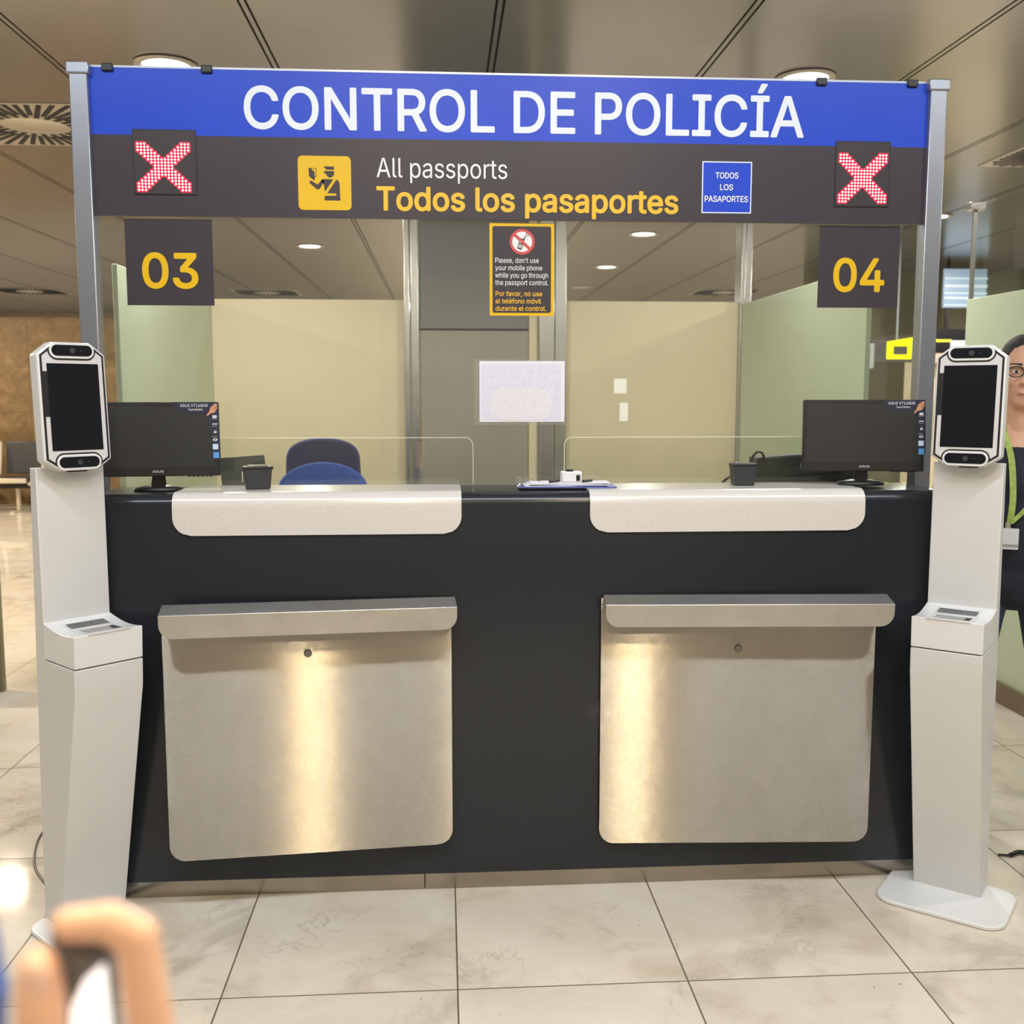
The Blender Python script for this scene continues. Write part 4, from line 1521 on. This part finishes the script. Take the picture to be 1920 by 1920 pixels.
    obj('cable_clip', box(-0.02, 0.03, -0.030, -0.012, -0.004, 0.001), 'black', fu)
    return t


def thing_part(name, parent, loc, rx):
    o = bpy.data.objects.new(name, None)
    col.objects.link(o)
    o.parent = parent
    o.location = loc
    o.rotation_euler = (rx, 0, 0)
    return o


kiosk(-1.0178, 2.9072, 0.7808, 'tall white kiosk with face screen at the left end of the counter', (-0.155, 0.118))
kiosk(1.5162, 2.904, -0.6784, 'tall white kiosk with face screen at the right end of the counter')
o = obj('power_cable', tube(smooth_path([(-1.27, 3.66, 0.02), (-1.365, 3.62, 0.006), (-1.382, 3.49, 0.0035), (-1.325, 3.29, 0.0035), (-1.25, 3.16, 0.0035), (-1.14, 3.02, 0.0035)]), 0.0035), 'black')
tag(o, 'thin black power cable on the floor behind the left kiosk', 'cable')
o = obj('cord_end', tube(smooth_path([(1.80, 3.13, 0.006), (1.835, 3.12, 0.008), (1.88, 3.135, 0.010), (1.93, 3.10, 0.006), (2.05, 3.11, 0.006)]), [0.004] * 8 + [0.008] * 10 + [0.006] * 15), 'black')
tag(o, 'short black cord end on the floor right of the right kiosk', 'cord')

# ================================================================== WAITING SEATS AT THE STONE WALL
t = thing('waiting_bench', 'row of black waiting seats with pale frames before the stone wall', 'bench', (-6.40, 14.0, 0))
for k in range(4):
    x = k * 0.545 - 0.545 - 0.20
    s = obj('seat', box(x - 0.235, x + 0.235, -0.52, -0.06, 0.40, 0.44), 'black', t, bevel=0.012)
    obj('backrest', box(x - 0.235, x + 0.235, -0.06, -0.02, 0.46, 0.885, mtx=Matrix.Translation((0, 0.06, 0)) @ Matrix.Rotation(R(-6), 4, 'X')), 'grey_black', t, bevel=0.012)
    obj('front_edge', box(x - 0.245, x + 0.245, -0.56, -0.52, 0.385, 0.445), 'seat_frame', s, bevel=0.006)
for k in range(5):
    x = k * 0.545 - 0.545 - 0.20 - 0.2725
    obj('arm_frame', tube([(x, -0.52, 0.37), (x, -0.3, 0.42), (x, -0.06, 0.47), (x, -0.015, 0.66), (x, 0.02, 0.885)], 0.02), 'seat_frame', t)
obj('beam', box(-1.1, 1.3, -0.32, -0.25, 0.30, 0.36), 'black', t)
for x in (-0.9, 0.62, 0.93):
    obj('leg', add_box(box(x - 0.02, x + 0.02, -0.31, -0.26, 0.015, 0.30), x - 0.025, x + 0.025, -0.52, -0.02, 0.0, 0.02), 'seat_frame', t)

# ================================================================== SIGNS AND FITTINGS FAR RIGHT
t = thing('hanging_sign', 'lit yellow framed sign hanging right of the green partition', 'sign', (5.25, 12.0, 1.88))
obj('sign_case', box(-0.22, 0.55, 0.0, 0.12, 0.0, 0.25), 'sign_box', t, bevel=0.005)
fr = [(-0.045, 0.035), (0.255, 0.035), (0.262, 0.285), (-0.045, 0.235)]
bm = BM()
hx = [(0.035, 0.085), (0.205, 0.085), (0.205, 0.185), (0.035, 0.185)]
o_ = [bm.verts.new((a, -0.006, b)) for a, b in fr]
i_ = [bm.verts.new((a, -0.006, b)) for a, b in hx]
for k in range(4):
    bm.faces.new((o_[k], o_[(k + 1) % 4], i_[(k + 1) % 4], i_[k]))
bmesh.ops.solidify(bm, geom=bm.faces[:], thickness=0.006)
obj('lit_frame', bm, 'yellow_lit', t, smooth=0)
obj('hanger', tube([(0.1, 0.06, 0.25), (0.1, 0.06, CZ - 1.88)], 0.012), 'sign_grey', t)
o = obj('sign_side_case', box(4.76, 5.02, 11.9, 12.2, 1.80, 2.09), 'sign_grey', None, bevel=0.01)
tag(o, 'blue-grey box sign beside the lit yellow sign', 'sign')
t = thing('hall_sign', 'dark hanging sign with a yellow strip above the right kiosk', 'sign', (6.98, 14.0, 2.05))
obj('sign_case', box(-0.35, 0.28, -0.04, 0.06, 0.0, 0.34), 'black', t)
obj('yellow_strip', box(-0.33, -0.02, -0.05, -0.039, 0.165, 0.20), 'yellow_lit', t)
obj('white_panel', box(-0.03, 0.28, -0.06, -0.041, 0.02, 0.185), 'white_lit', t)
obj('hanger', box(-0.1, -0.06, 0.0, 0.02, 0.34, CZ - 2.05), 'black', t)
struct('trim_5', add_box(add_box(box(5.93, 6.09, 12.9, 13.1, 0, 2.02), 6.09, 7.0, 12.9, 13.1, 1.9, 2.02), 6.12, 7.0, 13.02, 13.1, 0, 1.9), 'beige')

# information screens on stands behind the photographer; the booth glass mirrors them
for x, z0, w, h, lab in ((2.81, 1.52, 0.10, 0.23, 'bright wall screen in the hall behind the camera, upper'), (2.87, 1.08, 0.065, 0.29, 'bright wall screen in the hall behind the camera, lower')):
    t = thing('wall_screen', lab, 'screen', (x, -9.9, z0), 0, 'lit screens at the front wall')
    obj('frame', box(-w - 0.02, w + 0.02, -0.09, 0.0, -0.02, h + 0.02), 'black', t)
    obj('lit_face', box(-w, w, 0.0, 0.01, 0, h), mat('lit_face', (0.9, 0.9, 0.9), 0.4, var=0, emit=(0.9, 0.96, 1.0), strength=14), t)

# ================================================================== PERSON BEHIND THE RIGHT KIOSK
man = thing('person', 'person in navy shirt with glasses and lime lanyard at the right edge', 'person', (2.025, 3.52, 0), R(-26))


def body_bm():
    bm = BM()
    # head
    add_ell(bm, (0, 0.012, 1.60), (0.076, 0.094, 0.098))
    add_ell(bm, (0, -0.020, 1.535), (0.066, 0.074, 0.085))
    add_ell(bm, (0, -0.045, 1.480), (0.042, 0.042, 0.032))
    add_cap(bm, (0, -0.088, 1.578), 0.011, (0, -0.108, 1.545), 0.016)     # nose
    add_ell(bm, (-0.014, -0.096, 1.541), (0.010, 0.012, 0.009))
    add_ell(bm, (0.014, -0.096, 1.541), (0.010, 0.012, 0.009))
    add_cap(bm, (-0.045, -0.078, 1.597), 0.010, (-0.012, -0.088, 1.599), 0.010)   # brow
    add_cap(bm, (0.012, -0.088, 1.599), 0.010, (0.045, -0.078, 1.597), 0.010)
    add_ell(bm, (-0.040, -0.066, 1.545), (0.022, 0.018, 0.020))
    add_ell(bm, (0.040, -0.066, 1.545), (0.022, 0.018, 0.020))
    add_ell(bm, (0, -0.083, 1.508), (0.026, 0.014, 0.010))
    add_ell(bm, (0, -0.081, 1.494), (0.022, 0.013, 0.008))
    for s in (-1, 1):
        add_ell(bm, (s * 0.078, 0.015, 1.565), (0.010, 0.020, 0.032))
    add_cap(bm, (0, 0.022, 1.36), 0.060, (0, 0.008, 1.50), 0.055)
    # trunk
    add_ell(bm, (0, 0.02, 1.20), (0.165, 0.105, 0.20))
    add_ell(bm, (0, 0.01, 1.00), (0.150, 0.110, 0.18))
    add_ell(bm, (0, 0.02, 0.86), (0.160, 0.110, 0.13))
    for s in (-1, 1):
        add_cap(bm, (s * 0.05, 0.02, 1.37), 0.05, (s * 0.185, 0.025, 1.325), 0.055)
        sh_, el, wr = (s * 0.195, 0.03, 1.31), (s * 0.245, 0.06, 1.03), (s * 0.235, -0.02, 0.80)
        add_cap(bm, sh_, 0.050, el, 0.038)
        add_cap(bm, el, 0.038, wr, 0.026)
        # hand: palm and five fingers
        hx, hy, hz = wr
        add_cap(bm, (hx, hy - 0.004, hz - 0.02), 0.026, (hx, hy - 0.018, hz - 0.075), 0.028)
        for k, L in enumerate((0.062, 0.072, 0.068, 0.052)):
            fx = hy - 0.045 + k * 0.018
            a_ = (hx, fx, hz - 0.088)
            b_ = (hx - s * 0.006, fx - 0.002, hz - 0.088 - L * 0.5)
            c_ = (hx - s * 0.020, fx - 0.002, hz - 0.088 - L)
            add_cap(bm, a_, 0.0090, b_, 0.0085, 8)
            add_cap(bm, b_, 0.0085, c_, 0.0070, 8)
        add_cap(bm, (hx - s * 0.008, hy - 0.028, hz - 0.035), 0.012, (hx - s * 0.022, hy - 0.056, hz - 0.075), 0.0095, 8)
        add_cap(bm, (hx - s * 0.022, hy - 0.056, hz - 0.075), 0.0095, (hx - s * 0.030, hy - 0.060, hz - 0.10), 0.008, 8)
    # striding legs
    for s, ky, ay in ((-1, -0.06, -0.20), (1, -0.01, 0.16)):
        hip, kn, an = (s * 0.095, 0.02, 0.83), (s * 0.135, ky, 0.47), (s * 0.150, ay, 0.085)
        add_cap(bm, hip, 0.085, kn, 0.055)
        add_cap(bm, kn, 0.055, an, 0.036)
        add_cap(bm, (an[0], an[1] + 0.02, 0.04), 0.032, (an[0] + s * 0.02, an[1] - 0.14, 0.032), 0.026)
    return bm


link('body', remeshed(body_bm(), 0.0065, 3), 'skin', man, smooth=0)
for p in man.children[0].data.polygons:
    p.use_smooth = True
bm = BM()
add_ell(bm, (0, 0.028, 1.622), (0.083, 0.096, 0.090))
me = remeshed(bm, 0.006, 2)
b2 = BM()
b2.from_mesh(me)
bmesh.ops.bisect_plane(b2, geom=b2.verts[:] + b2.edges[:] + b2.faces[:], plane_co=(0, -0.052, 1.645), plane_no=(0, -0.55, -0.45), clear_outer=True)
obj('hair', b2, 'hair', man, smooth=80)
bm = BM()
add_ell(bm, (0, -0.082, 1.501), (0.025, 0.0165, 0.004))
obj('mouth', bm, 'lips', man)
for s in (-1, 1):
    bm = BM()
    add_ell(bm, (s * 0.032, -0.079, 1.578), (0.013, 0.010, 0.008))
    e = obj('eye', bm, 'eye', man)
    bm = BM()
    add_ell(bm, (s * 0.032, -0.0865, 1.578), (0.0055, 0.004, 0.0055))
    obj('iris', bm, 'hair', e)
    bm = BM()
    add_cap(bm, (s * 0.018, -0.094, 1.602), 0.004, (s * 0.050, -0.080, 1.604), 0.003, 8)
    obj('eyebrow', bm, 'hair', man)
bm = BM()
for s in (-1, 1):
    pts = [(s * 0.034 + 0.025 * math.cos(2 * PI * k / 20), -0.108 + abs(0.025 * math.cos(2 * PI * k / 20)) * 0.15 + 0.006, 1.577 + 0.018 * math.sin(2 * PI * k / 20)) for k in range(21)]
    add_tube(bm, pts, 0.0022, 6)
    add_tube(bm, [(s * 0.059, -0.098, 1.582), (s * 0.086, -0.03, 1.585), (s * 0.088, 0.02, 1.580)], 0.002, 6)
add_tube(bm, [(-0.010, -0.104, 1.580), (0, -0.107, 1.584), (0.010, -0.104, 1.580)], 0.002, 6)
obj('glasses', bm, 'black', man)
# clothes
bm = BM()
add_ell(bm, (0, 0.02, 1.19), (0.182, 0.120, 0.185))
add_ell(bm, (0, 0.005, 1.00), (0.172, 0.128, 0.19))
add_ell(bm, (0, 0.02, 0.86), (0.176, 0.124, 0.13))
for s in (-1, 1):
    add_cap(bm, (s * 0.085, 0.03, 1.35), 0.050, (s * 0.19, 0.025, 1.325), 0.062)
    add_cap(bm, (s * 0.198, 0.03, 1.31), 0.062, (s * 0.238, 0.052, 1.09), 0.056)
link('shirt', remeshed(bm, 0.008, 4), 'shirt', man, smooth=80)
bm = BM()
add_ell(bm, (0, 0.02, 0.86), (0.170, 0.118, 0.12))
for s, ky, ay in ((-1, -0.06, -0.20), (1, -0.01, 0.16)):
    add_cap(bm, (s * 0.095, 0.02, 0.83), 0.093, (s * 0.135, ky, 0.47), 0.066)
    add_cap(bm, (s * 0.135, ky, 0.47), 0.066, (s * 0.150, ay, 0.11), 0.056)
link('jeans', remeshed(bm, 0.008, 4), 'jeans', man, smooth=80)
for s, ay in ((-1, -0.20), (1, 0.16)):
    bm = BM()
    add_cap(bm, (s * 0.150, ay + 0.03, 0.045), 0.042, (s * 0.172, ay - 0.15, 0.036), 0.036)
    bmesh.ops.bisect_plane(bm, geom=bm.verts[:] + bm.edges[:] + bm.faces[:], plane_co=(0, 0, 0.003), plane_no=(0, 0, -1), clear_outer=True)
    obj('shoe', bm, 'shoe', man)
bm = BM()
for s in (-1, 1):
    path = smooth_path([(-0.058, 0.045, 1.44), (-0.060, -0.045, 1.385), (-0.034, -0.112, 1.28), (-0.024, -0.130, 1.15), (-0.030, -0.138, 1.06)] if s < 0 else
                       [(0.060, 0.045, 1.44), (0.075, -0.040, 1.39), (0.085, -0.108, 1.28), (0.035, -0.130, 1.14), (-0.030, -0.138, 1.06)], 6)
    for a, b in zip(path, path[1:]):
        w = Vector((0.010, 0.003 * s, 0))
        vs = [bm.verts.new(q) for q in (a - w, a + w, b + w, b - w)]
        bm.faces.new(vs)
bmesh.ops.remove_doubles(bm, verts=bm.verts[:], dist=0.0005)
bmesh.ops.solidify(bm, geom=bm.faces[:], thickness=0.002)
obj('lanyard', bm, 'lanyard', man)
bg = obj('badge', box(-0.083, -0.001, -0.150, -0.146, 0.972, 1.045), 'badge', man, bevel=0.002)
obj('badge_band', box(-0.082, -0.002, -0.1508, -0.1495, 0.980, 0.990), 'badge_grey', bg)
obj('badge_clip', box(-0.044, -0.028, -0.149, -0.143, 1.04, 1.065), 'chrome', bg)

# ================================================================== HAND IN FRONT OF THE LENS
HD = 0.40
hand = thing('person', 'blurred hand holding a phone in the lower left corner', 'person', tuple(deep(170, 2300, HD)))


def F(x, y, d=HD):
    return deep(x, y, d)


u = HD / FPX        # metres per pixel at the hand
bm = BM()
# index finger: up from the knuckle, bent over to the left
add_cap(bm, F(300, 2050, .415), 47 * u, F(276, 1880, .40), 43 * u)
add_cap(bm, F(276, 1880, .40), 43 * u, F(258, 1755, .395), 40 * u)
add_cap(bm, F(258, 1755, .395), 40 * u, F(205, 1728, .392), 37 * u)
add_cap(bm, F(205, 1728, .392), 36 * u, F(128, 1733, .39), 31 * u)
# thumb
add_cap(bm, F(120, 2230, .41), 58 * u, F(84, 2030, .395), 52 * u)
add_cap(bm, F(84, 2030, .395), 50 * u, F(74, 1880, .388), 45 * u)
add_cap(bm, F(74, 1880, .388), 45 * u, F(72, 1815, .386), 38 * u)
# remaining fingers folded behind the phone, below the picture
for k, (x, y) in enumerate(((312, 2130), (318, 2205), (318, 2275))):
    r = (44, 42, 37)[k] * u
    add_cap(bm, F(x, y, .418 + k * .004), r, F(x - 40, y - 105, .43), r * .95)
    add_cap(bm, F(x - 40, y - 105, .43), r * .95, F(x - 150, y - 85, .425), r * .85)
    add_cap(bm, F(x - 150, y - 85, .425), r * .85, F(x - 210, y - 55, .418), r * .72)
# palm and wrist
add_cap(bm, F(300, 2070, .415), 55 * u, F(230, 2420, .42), 95 * u)
add_cap(bm, F(310, 2180, .42), 60 * u, F(240, 2460, .42), 95 * u)
add_cap(bm, F(130, 2240, .41), 62 * u, F(210, 2440, .42), 100 * u)
add_cap(bm, F(225, 2440, .42), 105 * u, F(200, 2800, .43), 120 * u)
hb = link('hand', remeshed(bm, 0.0016, 4), 'hand_skin', None, smooth=80)
hb.parent = hand
hb.matrix_parent_inverse = wmat(hand).inverted()
bm = BM()
nrm = ray(60, 1825).normalized()
add_ell(bm, F(70, 1838, .380), (24 * u, 12 * u, 34 * u))
hn = obj('thumb_nail', bm, mat('nail', (0.92, 0.62, 0.50), 0.3), hand, world=True)
# blue sleeve of the forearm
bm = BM()
add_cap(bm, F(200, 2780, .43), 165 * u, F(190, 3300, .45), 200 * u)
obj('sleeve', bm, 'sleeve', hand, world=True)
o = obj('blue_sleeve_edge', tube([F(-70, 1640, .43), F(-42, 1760, .43), F(-22, 1860, .43), F(-30, 1990, .43)], [30 * u, 40 * u, 40 * u, 42 * u], 14), 'sleeve')
tag(o, 'blurred blue cloth edge at the left picture border beside the hand', 'sleeve')

# phone held between thumb and index finger
ph = thing('mobile_phone', 'dark grey phone with bright white screen gripped by the blurred hand', 'phone', tuple(F(160, 2000, .405)))


def slab_px(c, d0, d1):
    bm = BM()
    a = [bm.verts.new(F(x, y, d0)) for x, y in c]
    b = [bm.verts.new(F(x, y, d1)) for x, y in c]
    n = len(c)
    bm.faces.new(a)
    bm.faces.new(list(reversed(b)))
    for i in range(n):
        bm.faces.new((a[i], b[i], b[(i + 1) % n], a[(i + 1) % n]))
    return bm


obj('case', slab_px([(92, 1745), (214, 1745), (236, 2080), (118, 2080)], .402, .41), 'phone_body', ph, world=True, bevel=0.003)
obj('lit_screen', slab_px([(160, 1838), (196, 1806), (222, 2060), (132, 2060), (136, 1890)], .4006, .4018), 'phone_lit', ph, world=True)
